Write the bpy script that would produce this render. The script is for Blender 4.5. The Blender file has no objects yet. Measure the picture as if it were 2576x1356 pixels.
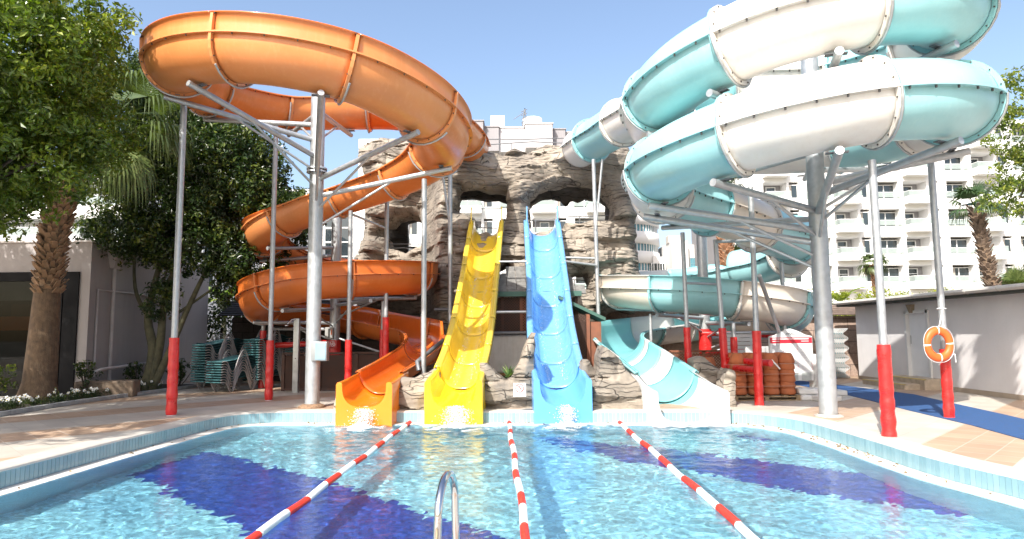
import bpy, bmesh, math, random
import numpy as np
from mathutils import Vector, Matrix, Euler
random.seed(7); NR = np.random.default_rng(7)
MNEE = True
PI = math.pi; R = math.radians; V = Vector
SC = bpy.context.scene; COL = SC.collection
# ---- camera model: at(u,v,y) turns a picture point and a distance into a place in the world
FPX = 1650.; CXP, CYP = 1288., 678.; CAMH = 1.65; TH = R(5.61); PH = R(-0.5)
_ct, _st, _cp, _sp = math.cos(TH), math.sin(TH), math.cos(PH), math.sin(PH)
CF = V((0, _ct, _st)); CR = V((_cp, -_st*_sp, _ct*_sp)); CU = V((-_sp, -_st*_cp, _ct*_cp))
def _ray(u, v): return CF + CR*((u-CXP)/FPX) + CU*((CYP-v)/FPX)
def at(u, v, y):
    d = _ray(u, v); return V((0, 0, CAMH)) + d*(y/d.y)
def gnd(u, v, z=0.):
    d = _ray(u, v); return V((0, 0, CAMH)) + d*((z-CAMH)/d.z)

# ---- objects
def tag(o, label=None, cat=None, group=None, kind=None):
    for k, v in (('label', label), ('category', cat), ('group', group), ('kind', kind)):
        if v: o[k] = v
    return o
def thing(name, label, cat, loc=(0, 0, 0), rz=0, group=None):
    o = bpy.data.objects.new(name, None); COL.objects.link(o)
    o.location = loc; o.rotation_euler = (0, 0, rz); o.empty_display_size = .2
    return tag(o, label, cat, group)
def kids(o): return [c for c in bpy.data.objects if c.parent == o]
def copy_tree(o, parent=None, _c=None):
    c = o.copy(); COL.objects.link(c); c.parent = parent
    for ch in [x for x in _CH.get(o.name, [])]: copy_tree(ch, c)
    return c
_CH = {}
def link(me, name, mats, parent=None):
    o = bpy.data.objects.new(name, me); COL.objects.link(o)
    if mats is not None:
        for m in (mats if isinstance(mats, (list, tuple)) else [mats]):
            if len(me.materials) < (len(mats) if isinstance(mats, (list, tuple)) else 1): me.materials.append(m)
    if parent is not None:
        o.parent = parent; _CH.setdefault(parent.name, []).append(o)
    return o
def npmesh(name, verts, faces, smooth=False, mi=None, attr=None):
    """fast mesh from arrays; faces (n,k) int array, one k"""
    me = bpy.data.meshes.new(name)
    verts = np.asarray(verts, np.float32); faces = np.asarray(faces, np.int32)
    n, k = faces.shape
    me.vertices.add(len(verts)); me.vertices.foreach_set('co', verts.ravel())
    me.loops.add(n*k); me.loops.foreach_set('vertex_index', faces.ravel())
    me.polygons.add(n)
    me.polygons.foreach_set('loop_start', np.arange(0, n*k, k, dtype=np.int32))
    me.polygons.foreach_set('loop_total', np.full(n, k, np.int32))
    me.polygons.foreach_set('use_smooth', np.full(n, smooth))
    if mi is not None: me.polygons.foreach_set('material_index', np.asarray(mi, np.int32))
    me.update(calc_edges=True)
    if attr is not None:
        a = me.attributes.new('tint', 'FLOAT', 'POINT'); a.data.foreach_set('value', np.asarray(attr, np.float32))
    return me

class MB:
    def __init__(s): s.v = []; s.f = []; s.s = []; s.m = []; s.cur = 0
    def add(s, vs, fs, smooth=False, mi=None):
        b = len(s.v); s.v.extend([tuple(p) for p in vs])
        s.f.extend([tuple(b+i for i in f) for f in fs]); s.s.extend([smooth]*len(fs))
        s.m.extend([s.cur if mi is None else mi]*len(fs)); return s
    def box(s, c, d, rz=0, M=None, bev=0., mi=None):
        x, y, z = d[0]/2, d[1]/2, d[2]/2
        M = M or Matrix.Rotation(rz, 3, 'Z'); c = V(c)
        if bev <= 0:
            vs = [c+M@V((i, j, k)) for i in (-x, x) for j in (-y, y) for k in (-z, z)]
            fs = [(0, 1, 3, 2), (4, 6, 7, 5), (0, 4, 5, 1), (2, 3, 7, 6), (0, 2, 6, 4), (1, 5, 7, 3)]
            return s.add(vs, fs, mi=mi)
        bm = bmesh.new(); bmesh.ops.create_cube(bm, size=1.)
        for q in bm.verts: q.co = V((q.co.x*d[0], q.co.y*d[1], q.co.z*d[2]))
        bmesh.ops.bevel(bm, geom=bm.edges[:], offset=bev, segments=2, profile=.7, affect='EDGES')
        s.add([c+M@q.co for q in bm.verts], [[q.index for q in f.verts] for f in bm.faces], True, mi); bm.free(); return s
    def bx(s, a, b, **k):   # two corners
        return s.box([(a[i]+b[i])/2 for i in range(3)], [abs(b[i]-a[i]) for i in range(3)], **k)
    def tube(s, pts, r, n=10, closed=False, cap=True, mi=None, smooth=True):
        pts = [V(p) for p in pts]; N = len(pts)
        rs = r if isinstance(r, (list, tuple)) else [r]*N
        up = None; vs = []; 
        for i, p in enumerate(pts):
            if closed: t = pts[(i+1) % N]-pts[i-1]
            else: t = pts[min(i+1, N-1)]-pts[max(i-1, 0)]
            t.normalize()
            if up is None:
                up = V((0, 0, 1)) if abs(t.z) < .9 else V((1, 0, 0))
            a = t.cross(up)
            if a.length < 1e-5: a = t.orthogonal()
            a.normalize(); up = a.cross(t).normalized()
            for k in range(n):
                an = 2*PI*k/n; vs.append(p+(a*math.cos(an)+up*math.sin(an))*rs[i])
        fs = []
        for i in range(N if closed else N-1):
            j = (i+1) % N
            for k in range(n):
                l = (k+1) % n; fs.append((i*n+k, i*n+l, j*n+l, j*n+k))
        b = len(s.v); s.add(vs, fs, smooth, mi)
        if cap and not closed:
            s.add([vs[k] for k in range(n)], [tuple(range(n-1, -1, -1))], False, mi)
            s.add([vs[(N-1)*n+k] for k in range(n)], [tuple(range(n))], False, mi)
        return s
    def lathe(s, prof, c=(0, 0, 0), n=20, M=None, mi=None, smooth=True):
        c = V(c); vs = []
        for r, z in prof:
            for k in range(n):
                p = V((r*math.cos(2*PI*k/n), r*math.sin(2*PI*k/n), z))
                vs.append(c+(M@p if M else p))
        fs = [(i*n+k, i*n+(k+1) % n, (i+1)*n+(k+1) % n, (i+1)*n+k) for i in range(len(prof)-1) for k in range(n)]
        return s.add(vs, fs, smooth, mi)
    def prism(s, poly, h0, h1, axis='z', M=None, mi=None):
        n = len(poly)
        def q(a, b, h): 
            return V((a, b, h)) if axis == 'z' else (V((a, h, b)) if axis == 'y' else V((h, a, b)))
        vs = [q(a, b, h0) for a, b in poly]+[q(a, b, h1) for a, b in poly]
        if M: vs = [M@v for v in vs]
        fs = [tuple(range(n-1, -1, -1)), tuple(range(n, 2*n))]+[(i, (i+1) % n, n+(i+1) % n, n+i) for i in range(n)]
        return s.add(vs, fs, mi=mi)
    def mesh(s, name):
        me = bpy.data.meshes.new(name); me.from_pydata(s.v, [], s.f); me.update()
        me.polygons.foreach_set('use_smooth', s.s); me.polygons.foreach_set('material_index', s.m)
        bm = bmesh.new(); bm.from_mesh(me); bmesh.ops.recalc_face_normals(bm, faces=bm.faces[:]); bm.to_mesh(me); bm.free()
        return me
    def build(s, name, mats, parent=None): return link(s.mesh(name), name, mats, parent)

# ---- value noise in numpy
_T = NR.random((64, 64, 64)).astype(np.float32)
def noise3(x, y, z):
    x, y, z = np.broadcast_arrays(np.asarray(x, float), y, z)
    xi, yi, zi = [np.floor(q).astype(int) for q in (x, y, z)]
    fx, fy, fz = [q-i for q, i in zip((x, y, z), (xi, yi, zi))]
    fx, fy, fz = [q*q*(3-2*q) for q in (fx, fy, fz)]
    def t(a, b, c): return _T[(xi+a) & 63, (yi+b) & 63, (zi+c) & 63]
    r = 0
    for a in (0, 1):
        for b in (0, 1):
            for c in (0, 1):
                r = r+t(a, b, c)*(fx if a else 1-fx)*(fy if b else 1-fy)*(fz if c else 1-fz)
    return r*2-1
def fbm(x, y, z, o=4):
    r = 0; a = 1
    for i in range(o): r = r+a*noise3(x*2**i+i*7.3, y*2**i+3.1*i, z*2**i+i*1.7); a *= .5
    return r

# ---- materials
def _n(nt, t, **k):
    n = nt.nodes.new(t)
    for a, b in k.items():
        if a[0] == '_': n.inputs[int(a[1:])].default_value = b
        else: setattr(n, a, b)
    return n
_MC = {}
def mat(name, col, rough=.6, metal=0., var=.12, vscale=3., bump=0., bscale=20., coat=0., spec=.5, stain=0., stain_col=None, sscale=(1, 1, .15), trans=0., fine=0.):
    """principled surface whose colour wanders a little; stain adds streaky dirt"""
    if name in _MC: return _MC[name]
    m = bpy.data.materials.new(name); m.use_nodes = True; nt = m.node_tree; L = nt.links.new
    b = nt.nodes['Principled BSDF']; b.inputs['Roughness'].default_value = rough; b.inputs['Metallic'].default_value = metal
    b.inputs['Coat Weight'].default_value = coat; b.inputs['Coat Roughness'].default_value = .12
    b.inputs['Specular IOR Level'].default_value = spec
    geo = _n(nt, 'ShaderNodeNewGeometry'); pos = geo.outputs['Position']
    no = _n(nt, 'ShaderNodeTexNoise'); no.inputs['Scale'].default_value = vscale; no.inputs['Detail'].default_value = 6
    L(pos, no.inputs['Vector'])
    mr = _n(nt, 'ShaderNodeMapRange'); mr.inputs[1].default_value = .3; mr.inputs[2].default_value = .7
    mr.inputs[3].default_value = 1-var; mr.inputs[4].default_value = 1+var; L(no.outputs['Fac'], mr.inputs[0])
    mul = _n(nt, 'ShaderNodeVectorMath', operation='SCALE'); mul.inputs[0].default_value = col[:3]; L(mr.outputs[0], mul.inputs['Scale'])
    out = mul.outputs[0]
    if stain > 0:
        mp = _n(nt, 'ShaderNodeMapping'); mp.inputs['Scale'].default_value = sscale; L(pos, mp.inputs['Vector'])
        n2 = _n(nt, 'ShaderNodeTexNoise'); n2.inputs['Scale'].default_value = 6; n2.inputs['Detail'].default_value = 8; n2.inputs['Roughness'].default_value = .65
        L(mp.outputs[0], n2.inputs['Vector'])
        r2 = _n(nt, 'ShaderNodeMapRange'); r2.inputs[1].default_value = .5; r2.inputs[2].default_value = .72; r2.inputs[3].default_value = 0; r2.inputs[4].default_value = stain
        L(n2.outputs['Fac'], r2.inputs[0])
        mx = _n(nt, 'ShaderNodeMix', data_type='RGBA'); L(r2.outputs[0], mx.inputs['Factor']); L(out, mx.inputs['A'])
        mx.inputs['B'].default_value = tuple(stain_col or [c*.5 for c in col[:3]])+(1,); out = mx.outputs['Result']
    L(out, b.inputs['Base Color'])
    if bump > 0:
        n3 = _n(nt, 'ShaderNodeTexNoise'); n3.inputs['Scale'].default_value = bscale; n3.inputs['Detail'].default_value = 5; L(pos, n3.inputs['Vector'])
        bp = _n(nt, 'ShaderNodeBump'); bp.inputs['Strength'].default_value = bump; bp.inputs['Distance'].default_value = .02
        L(n3.outputs['Fac'], bp.inputs['Height']); L(bp.outputs[0], b.inputs['Normal'])
    # roughness variation
    r4 = _n(nt, 'ShaderNodeMapRange'); r4.inputs[1].default_value = .3; r4.inputs[2].default_value = .7
    r4.inputs[3].default_value = max(0, rough*.8); r4.inputs[4].default_value = min(1, rough*1.25); L(no.outputs['Fac'], r4.inputs[0]); L(r4.outputs[0], b.inputs['Roughness'])
    _MC[name] = m; return m
def leafmat(name, c0, c1, c2=None, trans=.35, rough=.45):
    if name in _MC: return _MC[name]
    m = bpy.data.materials.new(name); m.use_nodes = True; nt = m.node_tree; L = nt.links.new
    b = nt.nodes['Principled BSDF']; b.inputs['Roughness'].default_value = rough
    at_ = _n(nt, 'ShaderNodeAttribute', attribute_name='tint')
    cr = _n(nt, 'ShaderNodeValToRGB'); e = cr.color_ramp.elements
    e[0].color = (*c0, 1); e[0].position = 0.1; e[1].color = (*(c2 or c1), 1); e[1].position = 1
    if c2: q = e.new(.6); q.color = (*c1, 1)
    L(at_.outputs['Fac'], cr.inputs[0]); L(cr.outputs[0], b.inputs['Base Color'])
    tr = _n(nt, 'ShaderNodeBsdfTranslucent'); hs = _n(nt, 'ShaderNodeMix', data_type='RGBA', blend_type='MULTIPLY')
    hs.inputs['Factor'].default_value = 1; L(cr.outputs[0], hs.inputs['A']); hs.inputs['B'].default_value = (1.3, 1.5, .5, 1)
    L(hs.outputs['Result'], tr.inputs[0])
    mx = _n(nt, 'ShaderNodeMixShader'); mx.inputs[0].default_value = trans
    L(b.outputs[0], mx.inputs[1]); L(tr.outputs[0], mx.inputs[2]); L(mx.outputs[0], nt.nodes['Material Output'].inputs[0])
    _MC[name] = m; return m
def glassmat(name, col=(.02, .03, .035), rough=.03):
    if name in _MC: return _MC[name]
    m = mat(name, col, rough, 0, .3, .4); m.node_tree.nodes['Principled BSDF'].inputs['Specular IOR Level'].default_value = .9; return m
# ================= palette
WHITE = mat('white_render', (.74, .735, .72), .85, var=.05, vscale=.6, stain=.12, stain_col=(.55, .54, .52), sscale=(.5, .5, .1))
STEEL = mat('galvanised_steel', (.44, .455, .46), .42, .55, .12, 9., .1, 60, stain=.25, stain_col=(.30, .31, .32), sscale=(1, 1, .3))
STEELD = mat('steel_dark', (.16, .165, .175), .5, .4, .2, 6)
REDPAD = mat('red_vinyl', (.62, .022, .02), .3, var=.1, vscale=5, bump=.9, bscale=7, coat=.2, stain=.3, stain_col=(.34, .02, .02), sscale=(1, 1, 1.5))
BOLT = mat('dark_bolt', (.1, .095, .09), .5, .7)
# ================= ground, deck and pool
def deckmat():
    m = bpy.data.materials.new('deck_tiles'); m.use_nodes = True; nt = m.node_tree; L = nt.links.new; b = nt.nodes['Principled BSDF']
    geo = _n(nt, 'ShaderNodeNewGeometry')
    mp = _n(nt, 'ShaderNodeMapping'); mp.inputs['Rotation'].default_value = (0, 0, R(45)); L(geo.outputs['Position'], mp.inputs['Vector'])
    sep = _n(nt, 'ShaderNodeSeparateXYZ'); L(mp.outputs[0], sep.inputs[0])
    # broad bands of sand and terracotta tiles laid on the diagonal
    md = _n(nt, 'ShaderNodeMath', operation='PINGPONG'); md.inputs[1].default_value = 1.475
    ad = _n(nt, 'ShaderNodeMath', operation='ADD'); ad.inputs[1].default_value = 47.825; L(sep.outputs['X'], ad.inputs[0]); L(ad.outputs[0], md.inputs[0])
    gt = _n(nt, 'ShaderNodeMath', operation='GREATER_THAN'); gt.inputs[1].default_value = .86; L(md.outputs[0], gt.inputs[0])
    br = _n(nt, 'ShaderNodeTexBrick'); br.inputs['Scale'].default_value = 1.; br.offset = 0; br.squash = 1
    br.inputs['Brick Width'].default_value = .45; br.inputs['Row Height'].default_value = .45; br.inputs['Mortar Size'].default_value = .006
    br.inputs['Color1'].default_value = (.47, .42, .355, 1); br.inputs['Color2'].default_value = (.52, .47, .40, 1); br.inputs['Mortar'].default_value = (.40, .36, .31, 1)
    L(mp.outputs[0], br.inputs['Vector'])
    b2 = _n(nt, 'ShaderNodeTexBrick'); b2.offset = 0
    for k, v in (('Scale', 1.), ('Brick Width', .45), ('Row Height', .45), ('Mortar Size', .008)): b2.inputs[k].default_value = v
    b2.inputs['Color1'].default_value = (.45, .315, .215, 1); b2.inputs['Color2'].default_value = (.40, .27, .18, 1); b2.inputs['Mortar'].default_value = (.5, .42, .34, 1)
    L(mp.outputs[0], b2.inputs['Vector'])
    mx = _n(nt, 'ShaderNodeMix', data_type='RGBA'); L(gt.outputs[0], mx.inputs['Factor']); L(br.outputs['Color'], mx.inputs['A']); L(b2.outputs['Color'], mx.inputs['B'])
    no = _n(nt, 'ShaderNodeTexNoise'); no.inputs['Scale'].default_value = 1.3; no.inputs['Detail'].default_value = 8; L(geo.outputs['Position'], no.inputs['Vector'])
    mr = _n(nt, 'ShaderNodeMapRange'); mr.inputs[1].default_value = .3; mr.inputs[2].default_value = .7; mr.inputs[3].default_value = .86; mr.inputs[4].default_value = 1.1; L(no.outputs['Fac'], mr.inputs[0])
    sc = _n(nt, 'ShaderNodeVectorMath', operation='SCALE'); L(mx.outputs['Result'], sc.inputs[0]); L(mr.outputs[0], sc.inputs['Scale']); L(sc.outputs[0], b.inputs['Base Color'])
    b.inputs['Roughness'].default_value = .55; return m
DECK = deckmat()
def smooth_poly(pts, k=6):
    """closed Catmull-Rom through (x,y) points"""
    out = []; n = len(pts)
    for i in range(n):
        p0, p1, p2, p3 = [V((*pts[(i+j-1) % n], 0)) for j in range(4)]
        if (p2-p1).length > 3.5: out.append(p1.xy[:]); continue
        for t in range(k):
            t /= k; q = .5*((2*p1)+(-p0+p2)*t+(2*p0-5*p1+4*p2-p3)*t*t+(-p0+3*p1-3*p2+p3)*t**3)
            out.append((q.x, q.y))
    return out
pool_pts = [(-6.75, 3.75), (-6.62, 6.6), (-6.5, 8.5), (-6.42, 10.6), (-6.3, 12.2), (-6.22, 13.3), (-6.02, 14.15), (-5.4, 14.6), (-4.2, 14.62), (-2, 14.45), (0, 14.3), (2.4, 14.12), (4.3, 14.0), (5.0, 13.62), (5.42, 12.7), (5.5, 11.4), (5.5, 10.2), (5.5, 8.8), (5.72, 7.4), (6.0, 5.6), (6.1, 3.75)]
POOL = smooth_poly(pool_pts, 8)
def inset(poly, d):
    n = len(poly); out = []
    for i in range(n):
        a, b, c = V(poly[i-1]), V(poly[i]), V(poly[(i+1) % n])
        t = ((b-a).normalized()+(c-b).normalized()); t.normalize(); nn = V((t.y, -t.x)); out.append(tuple(b+nn*d))
    return out
_area = sum(POOL[i][0]*POOL[(i+1) % len(POOL)][1]-POOL[(i+1) % len(POOL)][0]*POOL[i][1] for i in range(len(POOL)))
SGN = 1 if _area < 0 else -1      # inset inward for either winding
def ins(d): return inset(POOL, d*SGN)
def ring_fill(outer, inner, z):   # face strip between two equal-length loops
    n = len(outer); mb = MB(); mb.add([(x, y, z) for x, y in outer]+[(x, y, z) for x, y in inner], [(i, (i+1) % n, n+(i+1) % n, n+i) for i in range(n)]); return mb
def sheet_with_hole(name, size, hole, z, m, kind='structure'):
    bm = bmesh.new(); x0, x1, y0, y1 = size
    ov = [bm.verts.new((x, y, z)) for x, y in ((x0, y0), (x1, y0), (x1, y1), (x0, y1))]
    hv = [bm.verts.new((x, y, z)) for x, y in hole]
    ed = [bm.edges.new((ov[i], ov[(i+1) % 4])) for i in range(4)]+[bm.edges.new((hv[i], hv[(i+1) % len(hv)])) for i in range(len(hv))]
    bmesh.ops.triangle_fill(bm, use_beauty=True, use_dissolve=False, edges=ed)
    hole_p = [V(p) for p in hole]
    for f in bm.faces: f.normal_update()
    for f in bm.faces:
        if f.normal.z < 0: f.normal_flip()
    me = bpy.data.meshes.new(name); bm.to_mesh(me); bm.free()
    return tag(link(me, name, m), kind=kind)
sheet_with_hole('ground', (-700, 700, -300, 900), [(-60, -20), (60, -20), (60, 34), (-60, 34)], -.05, mat('earth', (.2, .17, .12), .95, var=.3))
COPE = .42
sheet_with_hole('pool_deck', (-60, 60, -20, 34), ins(-COPE), 0, DECK)
# coping: a pale rounded lip between deck and tiled face
CO = mat('coping_stone', (.48, .455, .41), .6, var=.1, vscale=6, stain=.3, stain_col=(.4, .36, .3), sscale=(1, 1, 1), bump=.1, bscale=50)
n = len(POOL); loops = [(ins(-COPE), .003), (ins(-.03), .006), (ins(0), -.006), (ins(.012), -.028)]
mb = MB(); mb.add([(x, y, z) for lp, z in loops for x, y in lp], [(k*n+i, k*n+(i+1) % n, (k+1)*n+(i+1) % n, (k+1)*n+i) for k in range(3) for i in range(n)], False)
tag(mb.build('pool_coping', CO), kind='structure')
# upright pale-blue tiles of the rim, each stretch generated along the curve with real joints
def tilemat():
    m = bpy.data.materials.new('rim_tiles'); m.use_nodes = True; nt = m.node_tree; L = nt.links.new; b = nt.nodes['Principled BSDF']
    a = _n(nt, 'ShaderNodeAttribute', attribute_name='tint'); cr = _n(nt, 'ShaderNodeValToRGB'); e = cr.color_ramp.elements
    e[0].color = (.21, .36, .41, 1); e[1].color = (.27, .43, .48, 1); L(a.outputs['Fac'], cr.inputs[0]); L(cr.outputs[0], b.inputs['Base Color']); b.inputs['Roughness'].default_value = .2; return m
def along(poly, step):
    P_ = [V(p) for p in poly]+[V(poly[0])]; out = []; d = 0; nxt = 0
    for i in range(len(P_)-1):
        s = (P_[i+1]-P_[i]).length
        while nxt <= d+s:
            t = (nxt-d)/s; out.append((P_[i].lerp(P_[i+1], t), (P_[i+1]-P_[i]).normalized())); nxt += step
        d += s
    return out
pts = along(ins(.012), .079); vs = []; fs = []; tn = []
for (p, t) in pts:
    q = p+t*.071; nn = V((t.y, -t.x))*SGN; r = random.random()
    for (a, z) in ((p, -.03), (q, -.03), (q, -.235), (p, -.235)):
        for off in (0, .008): 
            w = a+nn*off; vs.append((w.x, w.y, z)); tn.append(r)
    k = len(vs)-8
    fs += [(k+1, k+3, k+5, k+7), (k, k+1, k+7, k+6), (k+2, k+4, k+5, k+3), (k, k+2, k+3, k+1), (k+4, k+6, k+7, k+5)]
me = npmesh('rim_tiles', vs, fs, attr=tn); tag(link(me, 'pool_rim_tiles', tilemat()), kind='structure')
GR = mat('grout', (.50, .54, .55), .8)
lp = ins(.012); mb = MB(); mb.add([(x, y, z) for z in (-.028, -.24) for x, y in lp], [(i, (i+1) % n, n+(i+1) % n, n+i) for i in range(n)]); tag(mb.build('pool_rim_backing', GR), kind='structure')
# overflow ledge with the gutter slot, then the basin
LEDGE = mat('ledge_stone', (.62, .60, .56), .6, var=.12, vscale=9, stain=.55, stain_col=(.36, .28, .17), sscale=(1.2, 1.2, 1.2))
loops = [(ins(.012), -.24), (ins(.30), -.245), (ins(.31), -.30)]
mb = MB(); mb.add([(x, y, z) for lp, z in loops for x, y in lp], [(k*n+i, k*n+(i+1) % n, (k+1)*n+(i+1) % n, (k+1)*n+i) for k in range(2) for i in range(n)]); tag(mb.build('pool_ledge', LEDGE), kind='structure')
WZ = -.262; FZ = -1.25
def floormat():
    m = bpy.data.materials.new('pool_mosaic'); m.use_nodes = True; nt = m.node_tree; L = nt.links.new; b = nt.nodes['Principled BSDF']
    a = _n(nt, 'ShaderNodeAttribute', attribute_name='tint'); geo = _n(nt, 'ShaderNodeNewGeometry')
    no = _n(nt, 'ShaderNodeTexNoise'); no.inputs['Scale'].default_value = 2.5; no.inputs['Detail'].default_value = 4; L(geo.outputs['Position'], no.inputs['Vector'])
    cr = _n(nt, 'ShaderNodeValToRGB'); e = cr.color_ramp.elements; e[0].color = (.37, .78, .91, 1); e[1].color = (.035, .10, .46, 1); e[0].position = .46; e[1].position = .54
    L(a.outputs['Fac'], cr.inputs[0])
    n9 = _n(nt, 'ShaderNodeTexNoise'); n9.inputs['Scale'].default_value = .33; n9.inputs['Detail'].default_value = 5; L(geo.outputs['Position'], n9.inputs['Vector']); r9 = _n(nt, 'ShaderNodeMapRange'); r9.inputs[1].default_value = .45; r9.inputs[2].default_value = .68; r9.inputs[4].default_value = .5; L(n9.outputs['Fac'], r9.inputs[0])
    x9 = _n(nt, 'ShaderNodeMix', data_type='RGBA'); q9 = _n(nt, 'ShaderNodeMath', operation='LESS_THAN'); q9.inputs[1].default_value = .5; L(a.outputs['Fac'], q9.inputs[0]); p9 = _n(nt, 'ShaderNodeMath', operation='MULTIPLY'); L(q9.outputs[0], p9.inputs[0]); L(r9.outputs[0], p9.inputs[1]); L(p9.outputs[0], x9.inputs['Factor']); L(cr.outputs[0], x9.inputs['A']); x9.inputs['B'].default_value = (.16, .48, .76, 1)
    br = _n(nt, 'ShaderNodeTexVoronoi', distance='CHEBYCHEV'); br.inputs['Scale'].default_value = 22; br.inputs['Randomness'].default_value = 0; L(geo.outputs['Position'], br.inputs['Vector'])
    hs = _n(nt, 'ShaderNodeSeparateColor'); L(br.outputs['Color'], hs.inputs[0])
    mr = _n(nt, 'ShaderNodeMapRange'); mr.inputs[3].default_value = .72; mr.inputs[4].default_value = 1.25; L(hs.outputs[0], mr.inputs[0])
    sc = _n(nt, 'ShaderNodeVectorMath', operation='SCALE'); L(x9.outputs['Result'], sc.inputs[0]); L(mr.outputs[0], sc.inputs['Scale']); L(sc.outputs[0], b.inputs['Base Color']); b.inputs['Roughness'].default_value = .4; return m
FLOOR = floormat()
# mosaic waves: dark blue bands, traced where they lie on the pool floor
def inpoly(x, y, poly):
    c = np.zeros(x.shape, bool); n_ = len(poly)
    for i in range(n_):
        (x0, y0), (x1, y1) = poly[i], poly[i-1]
        c ^= ((y0 > y) != (y1 > y)) & (x < (x1-x0)*(y-y0)/((y1-y0) or 1e-9)+x0)
    return c
def polydist(x, y, poly):
    d = np.full(x.shape, 1e9); n_ = len(poly)
    for i in range(n_):
        a, b = np.array(poly[i]), np.array(poly[i-1]); ab = b-a; L2 = max((ab**2).sum(), 1e-9)
        t = np.clip(((x-a[0])*ab[0]+(y-a[1])*ab[1])/L2, 0, 1)
        d = np.minimum(d, np.hypot(x-a[0]-t*ab[0], y-a[1]-t*ab[1]))
    return np.where(inpoly(x, y, poly), d, -d)
IOR = 1.333
def floor_at(u, v):   # where the eye ray lands on the floor after bending at the surface
    d = _ray(u, v).normalized(); p = gnd(u, v, WZ); h = V((d.x, d.y)); s = h.length/IOR; c = math.sqrt(1-s*s); hh = h.normalized()*(s/c)*(WZ-FZ)
    return (p.x+hh.x, p.y+hh.y)
bands = [[(318, 1196), (420, 1162), (520, 1133), (590, 1150), (700, 1178), (820, 1207), (1000, 1268), (1120, 1310), (1240, 1345), (1330, 1372), (700, 1420), (655, 1362), (560, 1300), (455, 1262), (400, 1218)],
         [(1330, 1096), (1400, 1100), (1500, 1112), (1640, 1124), (1850, 1150), (2080, 1180), (2250, 1204), (2400, 1248), (2515, 1312), (2400, 1296), (2250, 1272), (2050, 1242), (1900, 1216), (1790, 1192), (1600, 1165), (1430, 1128)],
         [(1840, 1084), (1930, 1080), (2030, 1098), (2000, 1112), (1880, 1106)]]
bands = [[floor_at(u, v) for u, v in b_] for b_ in bands]
gx, gy = np.meshgrid(np.arange(-7.2, 6.6, .06), np.arange(3.3, 15.2, .06)); sh = gx.shape
dd = np.max([polydist(gx, gy, b_) for b_ in bands], 0)
tint = np.clip(.5+dd*3.2+.34*NR.normal(size=dd.shape)*np.exp(-np.abs(dd)*3)+.25*fbm(gx*4, gy*4, 2., 3)*np.exp(-np.abs(dd)*2.5), 0, 1).ravel()
idx = np.arange(gx.size).reshape(sh); q = np.stack([idx[:-1, :-1], idx[:-1, 1:], idx[1:, 1:], idx[1:, :-1]], -1).reshape(-1, 4)
me = npmesh('pool_floor', np.stack([gx.ravel(), gy.ravel(), np.full(gx.size, FZ)], -1), q, attr=tint); pf = tag(link(me, 'pool_floor', FLOOR), kind='structure')
BAS = mat('pool_wall_mosaic', (.46, .74, .86), .4, var=.1, vscale=30)
lp = ins(.305); mb = MB(); mb.add([(x, y, z) for z in (-.25, FZ-.01) for x, y in lp], [(i, (i+1) % n, n+(i+1) % n, n+i) for i in range(n)]); pw = tag(mb.build('pool_wall', BAS), kind='structure')
# water: a finely rippled sheet
g = .035; gx, gy = np.meshgrid(np.arange(-7.0, 6.5, g), np.arange(3.4, 15.1, g)); sh = gx.shape
def waves(x, y):
    wx = x+.25*fbm(x*.9, y*.9, 3., 2); wy = y+.25*fbm(x*.9+5, y*.9, 9., 2)
    cm_ = .55+.45*noise3(x*.35, y*.45, 40.)
    h = .0050*fbm(wx*1.6, wy*2.1, 1., 3)+.0021*cm_*noise3(wx*6.5, wy*8., 4.)+.0021*noise3(wx*14, wy*17, 8.)
    for (sx, sy, a) in ((-3.05, 13.6, .020), (-1.3, 13.55, .026), (1.1, 13.6, .022), (3.8, 13.4, .016)):
        r = np.hypot(x-sx, y-sy); h = h+a*np.exp(-r/.9)*np.sin(r*13+2*noise3(x*3, y*3, 2.))+a*.7*np.exp(-r/1.5)*noise3(x*9, y*9, 5.)
    return h
wz = WZ+waves(gx, gy)
idx = np.arange(gx.size).reshape(sh); q = np.stack([idx[:-1, :-1], idx[:-1, 1:], idx[1:, 1:], idx[1:, :-1]], -1).reshape(-1, 4)
cx = gx[:-1, :-1].ravel(); cy = gy[:-1, :-1].ravel(); ip = np.array(ins(.29)); keep = polydist(cx, cy, [tuple(p) for p in ip[::2]]) > -.02
me = npmesh('water', np.stack([gx.ravel(), gy.ravel(), wz.ravel()], -1), q[keep], True)
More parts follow.
